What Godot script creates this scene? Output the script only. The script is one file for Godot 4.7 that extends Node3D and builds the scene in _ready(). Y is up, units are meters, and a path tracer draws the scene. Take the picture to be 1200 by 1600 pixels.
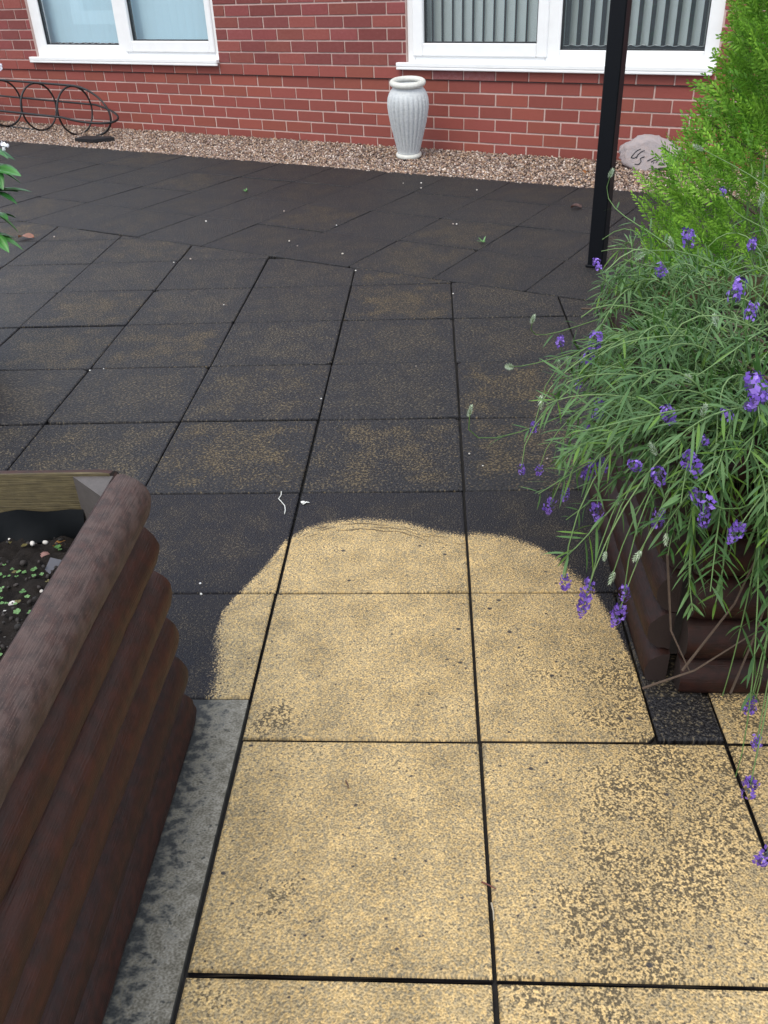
extends Node3D

# ---------------------------------------------------------------- frames of reference (metres)
const UP := Vector3(0, 1, 0)
# garden paving frame: x across the path, y (second value) along the path towards the building
const G0 := Vector3(-0.29009, 0, -0.64112)
const GA := -0.07007
# building frame: u along the wall, h up, v out from the wall face
const W0 := Vector3(0.16936, 0, -6.52633)
const WA := -0.55695
const S := 0.405            # paving pitch
const DPC := 0.4288         # height of the damp-course line

var rng := RandomNumberGenerator.new()
var e1 := Vector3(cos(GA), 0, -sin(GA))
var e2 := Vector3(-sin(GA), 0, -cos(GA))
var w1 := Vector3(cos(WA), 0, -sin(WA))
var wn := Vector3(sin(WA), 0, cos(WA))
var gframe := Transform3D(Basis(e1, UP, -e2), G0)
var wframe := Transform3D(Basis(w1, UP, wn), W0)
var M := {}
var used := {}
var gamma := PackedByteArray()


func _ready() -> void:
	rng.seed = 20240
	camera_and_light()
	make_materials()
	ground_and_paving()
	gravel_bed()
	building()
	log_planters()
	post()
	vase()
	name_stone()
	obelisk()
	conifer()
	leafy_shrub()
	lavender()
	soil_details()
	litter()


func camera_and_light() -> void:
	var cam := Camera3D.new()
	cam.name = "camera"
	cam.fov = 61.083
	cam.near = 0.02
	cam.far = 400.0
	cam.position = Vector3(0, 1.11016, 0)
	cam.rotation = Vector3(-0.56667, 0, -0.0461)
	add_child(cam)
	cam.make_current()
	var sky_m := ProceduralSkyMaterial.new()
	sky_m.sky_top_color = lin(0.80, 0.87, 1.0)
	sky_m.sky_horizon_color = lin(0.72, 0.77, 0.86)
	sky_m.sky_curve = 0.2
	sky_m.ground_bottom_color = lin(0.12, 0.11, 0.10)
	sky_m.ground_horizon_color = lin(0.35, 0.36, 0.37)
	sky_m.sky_energy_multiplier = 1.0
	var sky := Sky.new()
	sky.sky_material = sky_m
	var env := Environment.new()
	env.background_mode = Environment.BG_SKY
	env.sky = sky
	env.background_energy_multiplier = 1.0
	env.tonemap_mode = Environment.TONE_MAPPER_LINEAR
	env.tonemap_exposure = 2.25
	env.sdfgi_enabled = true
	env.ssao_enabled = true
	env.ssil_enabled = true
	var we := WorldEnvironment.new()
	we.name = "world_environment"
	we.environment = env
	add_child(we)
	var sun := DirectionalLight3D.new()
	sun.name = "sun"
	sun.light_color = Color(1.0, 0.97, 0.92)
	sun.light_energy = 0.3
	sun.light_angular_distance = 25.0
	sun.shadow_enabled = true
	add_child(sun)
	sun.look_at_from_position(Vector3.ZERO, Vector3(0.35, -1.0, -0.62))


# ---------------------------------------------------------------- small helpers
func lin(r: float, g: float, b: float) -> Color:
	return Color(r, g, b).linear_to_srgb()

func gp(x: float, y: float, h := 0.0) -> Vector3:
	return G0 + e1 * x + e2 * y + UP * h

func wp(u: float, h: float, v: float) -> Vector3:
	return W0 + w1 * u + UP * h + wn * v

func rr(a: float, b: float) -> float:
	return rng.randf_range(a, b)

func numbered(called: String) -> String:
	used[called] = used.get(called, -1) + 1
	return called if used[called] == 0 else "%s_%03d" % [called, used[called]]

func tag(o: Node, label: String, category: String, group := "", kind := "") -> void:
	if label:
		o.set_meta("label", label)
	if category:
		o.set_meta("category", category)
	if group:
		o.set_meta("group", group)
	if kind:
		o.set_meta("kind", kind)

func thing(called: String, where: Transform3D, label: String, category: String, group := "", kind := "") -> Node3D:
	var o := Node3D.new()
	o.name = numbered(called)
	o.transform = where
	add_child(o)
	tag(o, label, category, group, kind)
	return o

func part(called: String, mesh: Mesh, mat: Material, parent: Node = null, where := Transform3D()) -> MeshInstance3D:
	var o := MeshInstance3D.new()
	o.name = numbered(called) if parent == null else called
	o.mesh = mesh
	if mat:
		o.material_override = mat
	o.transform = where
	if parent == null:
		add_child(o)
	else:
		parent.add_child(o, true)
	return o

func begin() -> SurfaceTool:
	var st := SurfaceTool.new()
	st.begin(Mesh.PRIMITIVE_TRIANGLES)
	st.set_smooth_group(-1)
	return st

func tri(st: SurfaceTool, a: Vector3, b: Vector3, c: Vector3) -> void:
	st.add_vertex(a); st.add_vertex(b); st.add_vertex(c)

func quad(st: SurfaceTool, a: Vector3, b: Vector3, c: Vector3, d: Vector3) -> void:
	# a b c d clockwise seen from the front
	tri(st, a, b, c); tri(st, a, c, d)

func done(st: SurfaceTool) -> ArrayMesh:
	st.generate_normals()
	return st.commit()

func facing(st: SurfaceTool, a: Vector3, b: Vector3, c: Vector3, outward: Vector3) -> void:
	if (b - a).cross(c - a).dot(outward) > 0.0:
		tri(st, a, c, b)
	else:
		tri(st, a, b, c)

func add_box(st: SurfaceTool, lo: Vector3, hi: Vector3, bev := 0.0) -> void:
	# a box with chamfered edges
	var mid := (lo + hi) * 0.5
	var half := (hi - lo) * 0.5
	var b: float = min(bev, min(half.x, min(half.y, half.z)) * 0.8)
	var ax := [Vector3(1, 0, 0), Vector3(0, 1, 0), Vector3(0, 0, 1)]
	for i in 3:
		for s: float in [-1.0, 1.0]:
			var n: Vector3 = ax[i] * s
			var p: Vector3 = ax[(i + 1) % 3]
			var q: Vector3 = ax[(i + 2) % 3]
			var hn: float = half[i]
			var hp: float = half[(i + 1) % 3] - b
			var hq: float = half[(i + 2) % 3] - b
			var c := mid + n * hn
			facing(st, c - p * hp - q * hq, c + p * hp - q * hq, c + p * hp + q * hq, n)
			facing(st, c - p * hp - q * hq, c + p * hp + q * hq, c - p * hp + q * hq, n)
	if b <= 0.0:
		return
	for i in 3:
		var p: Vector3 = ax[(i + 1) % 3]
		var q: Vector3 = ax[(i + 2) % 3]
		var a: Vector3 = ax[i] * (half[i] - b)
		var hp: float = half[(i + 1) % 3]
		var hq: float = half[(i + 2) % 3]
		for sp: float in [-1.0, 1.0]:
			for sq: float in [-1.0, 1.0]:
				var x := mid + p * (sp * hp) + q * (sq * (hq - b))
				var y := mid + p * (sp * (hp - b)) + q * (sq * hq)
				var o := p * sp + q * sq
				facing(st, x - a, x + a, y + a, o)
				facing(st, x - a, y + a, y - a, o)
	for sx: float in [-1.0, 1.0]:
		for sy: float in [-1.0, 1.0]:
			for sz: float in [-1.0, 1.0]:
				var k := Vector3(sx, sy, sz)
				facing(st, mid + k * Vector3(half.x, half.y - b, half.z - b), mid + k * Vector3(half.x - b, half.y, half.z - b), mid + k * Vector3(half.x - b, half.y - b, half.z), k)

func box(lo: Vector3, hi: Vector3, bev := 0.0) -> ArrayMesh:
	var st := begin()
	add_box(st, lo, hi, bev)
	return done(st)

func add_tube(st: SurfaceTool, pts: PackedVector3Array, r0: float, r1: float, sides := 6, closed := false) -> void:
	var n := pts.size()
	var rings: Array[PackedVector3Array] = []
	var side := Vector3.ZERO
	for i in n:
		var t: Vector3
		if closed:
			t = (pts[(i + 1) % n] - pts[(i + n - 1) % n]).normalized()
		else:
			t = (pts[min(i + 1, n - 1)] - pts[max(i - 1, 0)]).normalized()
		if i == 0:
			side = t.cross(Vector3(0.31, 0.9, 0.27)).normalized()
		else:
			side = (side - t * side.dot(t)).normalized()
		var up := t.cross(side)
		var r := lerpf(r0, r1, float(i) / max(1, n - 1))
		var ring := PackedVector3Array()
		for k in sides:
			var a := TAU * k / sides
			ring.append(pts[i] + side * (cos(a) * r) + up * (sin(a) * r))
		rings.append(ring)
	st.set_smooth_group(0)
	var last := n if closed else n - 1
	for i in last:
		var j := (i + 1) % n
		for k in sides:
			var l := (k + 1) % sides
			quad(st, rings[i][k], rings[j][k], rings[j][l], rings[i][l])
	if not closed:
		st.set_smooth_group(-1)
		for k in range(1, sides - 1):
			tri(st, rings[0][0], rings[0][k], rings[0][k + 1])
			tri(st, rings[n - 1][0], rings[n - 1][k + 1], rings[n - 1][k])

func bez(a: Vector3, b: Vector3, c: Vector3, d: Vector3, t: float) -> Vector3:
	return a.bezier_interpolate(b, c, d, t)

# ---------------------------------------------------------------- textures
func noise_bytes(seed_: int, freq: float, w: int, h: int, octaves := 3, kind := FastNoiseLite.TYPE_SIMPLEX_SMOOTH, seamless := false) -> PackedByteArray:
	var n := FastNoiseLite.new()
	n.seed = seed_
	n.frequency = freq
	n.noise_type = kind
	if kind == FastNoiseLite.TYPE_CELLULAR:
		n.cellular_return_type = FastNoiseLite.RETURN_CELL_VALUE
	n.fractal_type = FastNoiseLite.FRACTAL_FBM if octaves > 1 else FastNoiseLite.FRACTAL_NONE
	n.fractal_octaves = octaves
	var im := n.get_seamless_image(w, h, false, false, 0.12, true) if seamless else n.get_image(w, h, false, false, true)
	im.convert(Image.FORMAT_L8)
	return im.get_data()

func tex(w: int, h: int, bytes: PackedByteArray) -> ImageTexture:
	return ImageTexture.create_from_image(Image.create_from_data(w, h, false, Image.FORMAT_RGB8, bytes))

func normal_tex(w: int, h: int, heights: PackedByteArray, strength: float) -> ImageTexture:
	var im := Image.create_from_data(w, h, false, Image.FORMAT_L8, heights)
	im.convert(Image.FORMAT_RGBA8)
	im.bump_map_to_normal_map(strength)
	return ImageTexture.create_from_image(im)

func ramp_tex(size: int, heights: PackedByteArray, cols: Array) -> ImageTexture:
	# a colour ramp (list of linear colours) laid over a noise
	var lut := PackedByteArray()
	lut.resize(768)
	var n := cols.size() - 1
	for i in 256:
		var f := i / 255.0 * n
		var k: int = min(int(f), n - 1)
		var a: Vector3 = cols[k]
		var b: Vector3 = cols[k + 1]
		var c := a.lerp(b, f - k)
		var s := lin(c.x, c.y, c.z)
		lut[i * 3] = s.r8; lut[i * 3 + 1] = s.g8; lut[i * 3 + 2] = s.b8
	var out := PackedByteArray()
	out.resize(size * size * 3)
	for i in size * size:
		var j := heights[i] * 3
		out[i * 3] = lut[j]; out[i * 3 + 1] = lut[j + 1]; out[i * 3 + 2] = lut[j + 2]
	return tex(size, size, out)

func blend_bytes(a: PackedByteArray, b: PackedByteArray, share: float) -> PackedByteArray:
	var out := PackedByteArray()
	out.resize(a.size())
	for i in a.size():
		out[i] = int(clampf(128.0 + (a[i] - 128) * (1.0 - share) + (b[i] - 128) * share, 0, 255))
	return out

func std(color: Color, rough := 0.8) -> StandardMaterial3D:
	var m := StandardMaterial3D.new()
	m.albedo_color = color
	m.roughness = rough
	return m

func tri_mat(t: Texture2D, scale: float, rough: float, tint := Color(1, 1, 1), n: Texture2D = null, depth := 1.0, world := true) -> StandardMaterial3D:
	var m := std(tint, rough)
	m.albedo_texture = t
	m.uv1_triplanar = true
	m.uv1_world_triplanar = world
	m.uv1_scale = Vector3.ONE * scale
	if n:
		m.normal_enabled = true
		m.normal_texture = n
		m.normal_scale = depth
	return m


func make_materials() -> void:
	var z := 512
	var fine := noise_bytes(3, 0.11, z, z, 4, FastNoiseLite.TYPE_SIMPLEX_SMOOTH, true)
	var coarse := noise_bytes(5, 0.02, z, z, 4, FastNoiseLite.TYPE_SIMPLEX_SMOOTH, true)
	var speck := noise_bytes(7, 0.3, z, z, 2, FastNoiseLite.TYPE_SIMPLEX_SMOOTH, true)
	var fc := blend_bytes(fine, coarse, 0.5)
	var sf := blend_bytes(speck, coarse, 0.4)
	var n_fine := normal_tex(z, z, fine, 3.0)
	var n_speck := normal_tex(z, z, speck, 5.0)
	M.n_speck = n_speck
	# bricks: smooth plinth bricks and rougher facing bricks
	var t_low := ramp_tex(z, fc, [Vector3(0.215, 0.052, 0.039), Vector3(0.232, 0.058, 0.044), Vector3(0.25, 0.066, 0.050)])
	var t_high := ramp_tex(z, sf, [Vector3(0.165, 0.040, 0.036), Vector3(0.212, 0.054, 0.047), Vector3(0.235, 0.068, 0.060), Vector3(0.34, 0.16, 0.145)])
	var t_bloom := ramp_tex(z, fc, [Vector3(0.20, 0.047, 0.040), Vector3(0.22, 0.07, 0.066), Vector3(0.33, 0.19, 0.21)])
	var lows := []
	var highs := []
	for i in 7:
		var k := 0.95 + 0.016 * i
		lows.append(tri_mat(t_low, 2.1 + 0.13 * i, 0.75, Color(k, k * (0.96 + 0.015 * (i % 4)), k * (0.95 + 0.02 * (i % 3))), n_fine, 0.35))
		var q := 0.90 + 0.028 * i
		highs.append(tri_mat(t_high, 3.1 + 0.17 * i, 0.88, Color(q, q * (0.95 + 0.02 * (i % 4)), q * (0.96 + 0.025 * (i % 3))), n_speck, 0.8))
	M.low = lows
	M.high = highs
	M.bloom = tri_mat(t_bloom, 3.3, 0.85, Color(1, 1, 1), n_fine, 0.4)
	M.mortar = tri_mat(ramp_tex(z, sf, [Vector3(0.42, 0.29, 0.255), Vector3(0.55, 0.40, 0.36), Vector3(0.63, 0.49, 0.45)]), 4.0, 0.92, Color(1, 1, 1), n_speck, 0.8)
	M.dpc = std(lin(0.02, 0.018, 0.02), 0.6)
	M.upvc = tri_mat(ramp_tex(z, coarse, [Vector3(0.76, 0.77, 0.77), Vector3(0.80, 0.81, 0.81), Vector3(0.82, 0.83, 0.83)]), 1.0, 0.28)
	M.gasket = std(lin(0.012, 0.013, 0.016), 0.6)
	var glass := std(Color(0.85, 0.95, 1.0, 0.03), 0.02)
	glass.transparency = BaseMaterial3D.TRANSPARENCY_ALPHA
	M.glass = glass
	var b1 := std(lin(0.54, 0.77, 0.86), 0.85)
	b1.backlight_enabled = true
	b1.backlight = lin(0.3, 0.38, 0.42)
	M.blind_pale = b1
	M.blind_grey = tri_mat(ramp_tex(z, fine, [Vector3(0.33, 0.39, 0.38), Vector3(0.38, 0.44, 0.43), Vector3(0.42, 0.48, 0.47)]), 3.0, 0.9)
	M.room = std(lin(0.09, 0.035, 0.035), 0.9)
	M.roof = tri_mat(ramp_tex(z, fc, [Vector3(0.10, 0.07, 0.06), Vector3(0.16, 0.11, 0.09)]), 1.0, 0.9)
	# wood
	var worn := PackedByteArray()
	worn.resize(z * z)
	var grain := noise_bytes(11, 0.03, z, z, 4, FastNoiseLite.TYPE_SIMPLEX_SMOOTH, true)
	var streak := noise_bytes(12, 0.045, z, z, 4, FastNoiseLite.TYPE_SIMPLEX_SMOOTH, true)
	for y in z:
		for x in z:
			# fibre runs along x
			worn[y * z + x] = int(clampf(streak[((y * 6) % z) * z + x / 4] * 0.6 + grain[y * z + x] * 0.4, 0, 255))
	var n_worn := normal_tex(z, z, worn, 3.0)
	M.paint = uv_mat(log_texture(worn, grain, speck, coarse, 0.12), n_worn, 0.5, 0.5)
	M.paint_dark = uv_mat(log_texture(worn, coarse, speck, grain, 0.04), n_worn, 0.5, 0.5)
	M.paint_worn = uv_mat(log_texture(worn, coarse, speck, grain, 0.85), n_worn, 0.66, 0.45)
	M.raw = uv_mat(ramp_tex(z, worn, [Vector3(0.022, 0.018, 0.009), Vector3(0.062, 0.047, 0.021), Vector3(0.10, 0.078, 0.034), Vector3(0.17, 0.135, 0.07)]), n_worn, 0.8, 0.9)
	var t_paint := ramp_tex(z, worn, [Vector3(0.020, 0.011, 0.009), Vector3(0.032, 0.016, 0.012), Vector3(0.05, 0.026, 0.02)])
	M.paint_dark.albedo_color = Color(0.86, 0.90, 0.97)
	for m: StandardMaterial3D in [M.paint, M.paint_dark]:
		m.metallic_specular = 0.3
	M.endgrain = tri_mat(t_paint, 9.0, 0.8, Color(0.72, 0.68, 0.68), n_fine, 0.5)
	M.gusset = tri_mat(ramp_tex(z, fc, [Vector3(0.04, 0.035, 0.03), Vector3(0.09, 0.075, 0.07)]), 6.0, 0.7)
	M.liner = std(lin(0.004, 0.005, 0.006), 0.6)
	M.liner.metallic_specular = 0.25
	M.soil = tri_mat(ramp_tex(z, sf, [Vector3(0.006, 0.005, 0.005), Vector3(0.014, 0.012, 0.011), Vector3(0.026, 0.022, 0.020), Vector3(0.08, 0.068, 0.056)]), 5.0, 0.95, Color(1, 1, 1), n_speck, 1.5)
	M.soil.metallic_specular = 0.2
	M.earth = tri_mat(ramp_tex(z, sf, [Vector3(0.010, 0.009, 0.009), Vector3(0.03, 0.026, 0.022)]), 1.5, 0.95)
	M.bed = tri_mat(ramp_tex(z, sf, [Vector3(0.05, 0.035, 0.028), Vector3(0.13, 0.10, 0.08)]), 3.0, 0.95)
	M.black = tri_mat(ramp_tex(z, fine, [Vector3(0.005, 0.006, 0.008), Vector3(0.008, 0.009, 0.012)]), 2.0, 0.38)
	M.black.metallic_specular = 0.25
	M.wire = std(lin(0.007, 0.008, 0.009), 0.5)
	M.pot = tri_mat(ramp_tex(z, worn, [Vector3(0.22, 0.25, 0.28), Vector3(0.42, 0.45, 0.47), Vector3(0.58, 0.60, 0.60), Vector3(0.68, 0.69, 0.67)]), 3.2, 0.55, Color(1, 1, 1), n_fine, 0.5, false)
	M.rim = tri_mat(ramp_tex(z, fc, [Vector3(0.42, 0.43, 0.40), Vector3(0.60, 0.60, 0.55), Vector3(0.70, 0.70, 0.65)]), 4.0, 0.5)
	M.stone = tri_mat(ramp_tex(z, fc, [Vector3(0.20, 0.19, 0.20), Vector3(0.31, 0.28, 0.29), Vector3(0.36, 0.30, 0.29), Vector3(0.52, 0.34, 0.25)]), 2.6, 0.8, Color(1, 1, 1), n_speck, 0.8)
	M.carved = std(lin(0.025, 0.027, 0.035), 0.8)
	var concrete := ramp_tex(z, sf, [Vector3(0.11, 0.11, 0.105), Vector3(0.19, 0.185, 0.17), Vector3(0.25, 0.24, 0.22)])
	M.concrete = tri_mat(concrete, 3.0, 0.85, Color(1, 1, 1), n_speck, 0.6)
	M.damp_block = tri_mat(ramp_tex(z, sf, [Vector3(0.012, 0.012, 0.010), Vector3(0.028, 0.028, 0.024), Vector3(0.10, 0.088, 0.06)]), 9.0, 0.8, Color(1, 1, 1), n_speck, 0.9)
	# plants (vertex colours)
	M.leaf = std(Color(1, 1, 1), 0.62)
	M.leaf.vertex_color_use_as_albedo = true
	M.leaf.backlight_enabled = true
	M.leaf.backlight = Color(0.62, 0.66, 0.45)
	M.petal = std(Color(1, 1, 1), 0.75)
	M.petal.vertex_color_use_as_albedo = true
	M.petal.backlight_enabled = true
	M.petal.backlight = Color(0.35, 0.3, 0.45)
	M.glossy_leaf = std(Color(1, 1, 1), 0.38)
	M.glossy_leaf.vertex_color_use_as_albedo = true
	M.glossy_leaf.backlight_enabled = true
	M.glossy_leaf.backlight = Color(0.3, 0.4, 0.15)
	M.conifer = std(Color(1, 1, 1), 0.65)
	M.conifer.vertex_color_use_as_albedo = true
	M.conifer.backlight_enabled = true
	M.conifer.backlight = Color(0.4, 0.48, 0.16)
	M.bark = tri_mat(ramp_tex(z, worn, [Vector3(0.05, 0.035, 0.025), Vector3(0.13, 0.09, 0.065)]), 5.0, 0.9)
	M.tinted = std(Color(1, 1, 1), 0.75)
	M.tinted.vertex_color_use_as_albedo = true
	paving_materials()

func log_texture(worn: PackedByteArray, flake: PackedByteArray, speck: PackedByteArray, tone: PackedByteArray, wear: float) -> ImageTexture:
	# brown wood stain, weathered to grey where it has flaked off, with small pale specks
	var z := 512
	var out := PackedByteArray()
	out.resize(z * z * 3)
	for i in z * z:
		var f := (worn[i] - 128) / 128.0
		var t := (tone[i] - 128) / 128.0
		var c := Vector3(50, 29, 22) * (1.0 + f * 0.12 + t * 0.09) + Vector3(5, 0, -1) * t
		var bare := 0.0
		if wear > 0.3:
			bare = clampf((flake[i] - 128 + (worn[i] - 128) * 1.2 + 60.0) / 130.0, 0.0, 1.0)
		c = c.lerp(Vector3(70, 55, 49) * (1.0 + f * 0.12), bare * wear * 0.8)
		var lichen := clampf((speck[i] - 205 + wear * 8.0) / 14.0, 0.0, 1.0)
		c = c.lerp(Vector3(140, 128, 112), lichen * (0.12 + wear * 0.3))
		var crack := clampf((52 - worn[i]) / 12.0, 0.0, 1.0)
		c = c.lerp(Vector3(26, 18, 16), crack * 0.8)
		out[i * 3] = int(clampf(c.x, 0, 255))
		out[i * 3 + 1] = int(clampf(c.y, 0, 255))
		out[i * 3 + 2] = int(clampf(c.z, 0, 255))
	return tex(z, z, out)

func uv_mat(t: Texture2D, n: Texture2D, rough: float, depth: float) -> StandardMaterial3D:
	var m := std(Color(1, 1, 1), rough)
	m.albedo_texture = t
	m.normal_enabled = true
	m.normal_texture = n
	m.normal_scale = depth
	return m


# paving: the part that was jet-washed is sand-coloured, the rest carries a black film of algae
const WX := -0.42
const WY := -0.47
const WS := 1.72
const OUTLINE := [[-0.103, 0.742], [-0.082, 0.802], [-0.048, 0.88], [-0.024, 0.952], [-0.009, 1.003], [0.036, 1.055], [0.093, 1.081], [0.168, 1.091], [0.259, 1.079], [0.319, 1.048], [0.392, 1.024], [0.428, 1.026], [0.492, 1.015], [0.56, 0.971], [0.597, 0.929], [0.618, 0.88], [0.66, 0.809], [0.681, 0.708], [0.69, 0.625], [0.70, 0.556]]
const LEFT_EDGE := [[0.5, -0.071], [0.588, -0.078], [0.68, -0.101], [0.742, -0.103]]
const GRIME := [[0.62, 0.24, 0.15, 0.55], [0.65, 0.12, 0.14, 0.5], [0.56, 0.06, 0.08, 0.35], [0.74, 0.33, 0.10, 0.5], [0.56, 0.02, 0.12, 0.25], [0.04, 0.45, 0.05, 0.75], [0.10, 0.43, 0.05, 0.4], [-0.05, 0.55, 0.05, 0.4], [0.10, 0.10, 0.035, 0.5], [0.13, 0.13, 0.02, 0.5], [0.62, 0.60, 0.10, 0.5], [0.66, 0.47, 0.09, 0.75], [0.95, 0.45, 0.15, 0.8], [0.9, 0.2, 0.15, 0.5], [0.50, -0.12, 0.10, 0.75], [0.62, -0.16, 0.12, 0.6], [0.05, 0.28, 0.10, 0.12], [0.25, 0.72, 0.12, 0.08], [0.03, -0.03, 0.05, 0.35], [0.45, 0.62, 0.06, 0.2], [0.30, 0.43, 0.05, 0.25]]

func curve_at(pts: Array, x: float, below: float, above: float) -> float:
	if x < pts[0][0]:
		return below
	for i in pts.size() - 1:
		if x <= pts[i + 1][0]:
			var t: float = (x - pts[i][0]) / (pts[i + 1][0] - pts[i][0])
			return lerpf(pts[i][1], pts[i + 1][1], t)
	return above

func paving_materials() -> void:
	var n := 1600
	var px := WS / n
	var grain := noise_bytes(21, 0.26, n, n, 2)
	var cell := noise_bytes(22, 0.30, n, n, 1, FastNoiseLite.TYPE_CELLULAR)
	var spot := noise_bytes(23, 0.15, n, n, 3)
	var patch := noise_bytes(24, 0.010, n, n, 4)
	var wob := noise_bytes(25, 0.03, n, n, 3)
	var top := PackedFloat32Array()
	top.resize(n)
	for x in n:
		top[x] = curve_at(OUTLINE, WX + (x + 0.5) * px, -9.0, 0.5)
		if WX + x * px > 0.70:
			top[x] = 0.52
	var left := PackedFloat32Array()
	left.resize(n)
	for y in n:
		left[y] = curve_at(LEFT_EDGE, WY + (y + 0.5) * px, -0.12, -0.103)
	var cn := 200
	var grime := PackedFloat32Array()
	grime.resize(cn * cn)
	for y in cn:
		for x in cn:
			var g := 0.0
			var at := Vector2(WX + (x + 0.5) * WS / cn, WY + (y + 0.5) * WS / cn)
			for b in GRIME:
				g += b[3] * exp(-at.distance_squared_to(Vector2(b[0], b[1])) / (b[2] * b[2]))
			grime[y * cn + x] = g
	# scattered black spots of lichen
	var dot := PackedByteArray()
	dot.resize(n * n)
	for k in 1500:
		var cx := rng.randi_range(6, n - 7)
		var cy := rng.randi_range(6, n - 7)
		var rad := rr(0.8, 2.4) if k % 9 else rr(2.0, 4.6)
		var ir := int(rad) + 1
		for yy in range(-ir, ir + 1):
			for xx in range(-ir, ir + 1):
				var dd := rad - sqrt(xx * xx + yy * yy * 1.6) + rr(-0.5, 0.5)
				if dd > 0.0:
					dot[(cy + yy) * n + cx + xx] = int(minf(110.0, 60.0 + dd * 40.0))
	var out := PackedByteArray()
	out.resize(n * n * 3)
	var i := 0
	for y in n:
		var gy := WY + (y + 0.5) * px
		var le := left[y]
		var crow := (y / 8) * cn
		var fy := gy / S - floorf(gy / S)
		var ey: float = min(fy, 1.0 - fy)
		for x in n:
			var gx := WX + (x + 0.5) * px
			var d := top[x] - gy
			if gx - le < d and gx < 0.0:
				d = gx - le
			var g := grain[i] - 128
			var c := cell[i] - 128
			var s := spot[i]
			var w := wob[i] - 128
			var sharp := 0.017
			if gx > 0.6 and gy > 0.5:
				sharp = 0.04
			d += w * 0.000035
			var clean := clampf(d / sharp + 0.5 + g * 0.007 + (s - 128) * 0.004, 0.0, 1.0)
			var dirt: float = grime[crow + x / 8] + (patch[i] - 128) * 0.0046 - 0.02
			var arc := 0.0
			if d > 0.012 and d < 0.06 and gx > 0.02 and gx < 0.40 and gy > 0.9:
				# arcs left by the lance at the start of the wash
				for q0: float in [0.019, 0.030, 0.043]:
					var off := absf(d - q0 - (gx - 0.2) * 0.035)
					if off < 0.0022:
						arc = clampf((wob[(y * n + x / 4)] - 96) * 0.012, 0.0, 0.75)
			# edges of slabs hold a little more grime
			var fx := gx / S - floorf(gx / S)
			var e: float = min(ey, min(fx, 1.0 - fx))
			if e < 0.025:
				dirt += (0.025 - e) * (6.0 + w * 0.12 + (patch[i] - 128) * 0.16)
			# sand colour, grain by grain
			var v := 1.0 + g * 0.0025 + c * 0.0010 + (patch[i] - 128) * 0.0009
			var r := 160.0 * v + c * 0.04
			var gg := 139.0 * v
			var b := 101.0 * v - c * 0.06
			# dark grains and grime between the grains
			dirt = clampf(dirt, 0.0, 0.85)
			var mixed := (128.0 - c) * 0.36 + s * 0.34 + (128.0 - g) * 0.30
			var thr := 196.0 - dirt * 92.0
			var pit := clampf((mixed - thr) / 30.0, 0.0, 1.0) * (0.26 + 0.52 * dirt)
			var dk := dot[i]
			r += (62.0 - r) * pit
			gg += (53.0 - gg) * pit
			b += (38.0 - b) * pit
			if dk > 0:
				r += (48.0 - r) * dk * 0.008
				gg += (46.0 - gg) * dk * 0.008
				b += (48.0 - b) * dk * 0.008
			if arc > 0.0:
				r += (70.0 - r) * arc
				gg += (58.0 - gg) * arc
				b += (40.0 - b) * arc
			if clean < 1.0:
				var worn := clampf(0.35 + (patch[i] - 128) * 0.007, 0.0, 0.8) * clampf(e * 6.0, 0.0, 1.0)
				var sp := clampf((g * 0.8 + (s - 128) * 0.5 + c * 0.4 - 46.0 + worn * 42.0) / 50.0, 0.0, 1.0) * 0.7
				var dr := 29.0 + g * 0.16 + worn * 9.0
				var dg := 28.0 + g * 0.16 + worn * 6.0
				var db := 33.0 + g * 0.12
				dr += (98.0 - dr) * sp
				dg += (88.0 - dg) * sp
				db += (70.0 - db) * sp
				r = dr + (r - dr) * clean
				gg = dg + (gg - dg) * clean
				b = db + (b - db) * clean
			out[i * 3] = int(clampf(r, 0, 255))
			out[i * 3 + 1] = int(clampf(gg, 0, 255))
			out[i * 3 + 2] = int(clampf(b, 0, 255))
			i += 1
	M.washed = uv_mat(tex(n, n, out), normal_tex(n, n, blend_bytes(grain, spot, 0.35), 4.0), 0.7, 0.8)
	M.washed.metallic_specular = 0.35
	# dirty slabs, a few of a kind
	var q := 420
	var dirty := []
	var far := []
	for k in 10:
		var is_far := k >= 6
		var a := noise_bytes(40 + k, 0.10 if not is_far else 0.12, q, q, 5)
		var gr := noise_bytes(80 + k, 0.30, q, q, 1, FastNoiseLite.TYPE_CELLULAR)
		var bn := noise_bytes(60 + k, 0.007, q, q, 3)
		var tan_amount: float = [0.55, 1.1, 0.8, 0.95, 0.65, 1.2, 0.35, 0.6, 0.8, 0.5][k]
		var warm: float = [0.3, 0.9, 0.2, 0.6, 0.4, 1.0, 0.4, 0.5, 0.8, 0.3][k]
		var bytes := PackedByteArray()
		bytes.resize(q * q * 3)
		var j := 0
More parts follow.
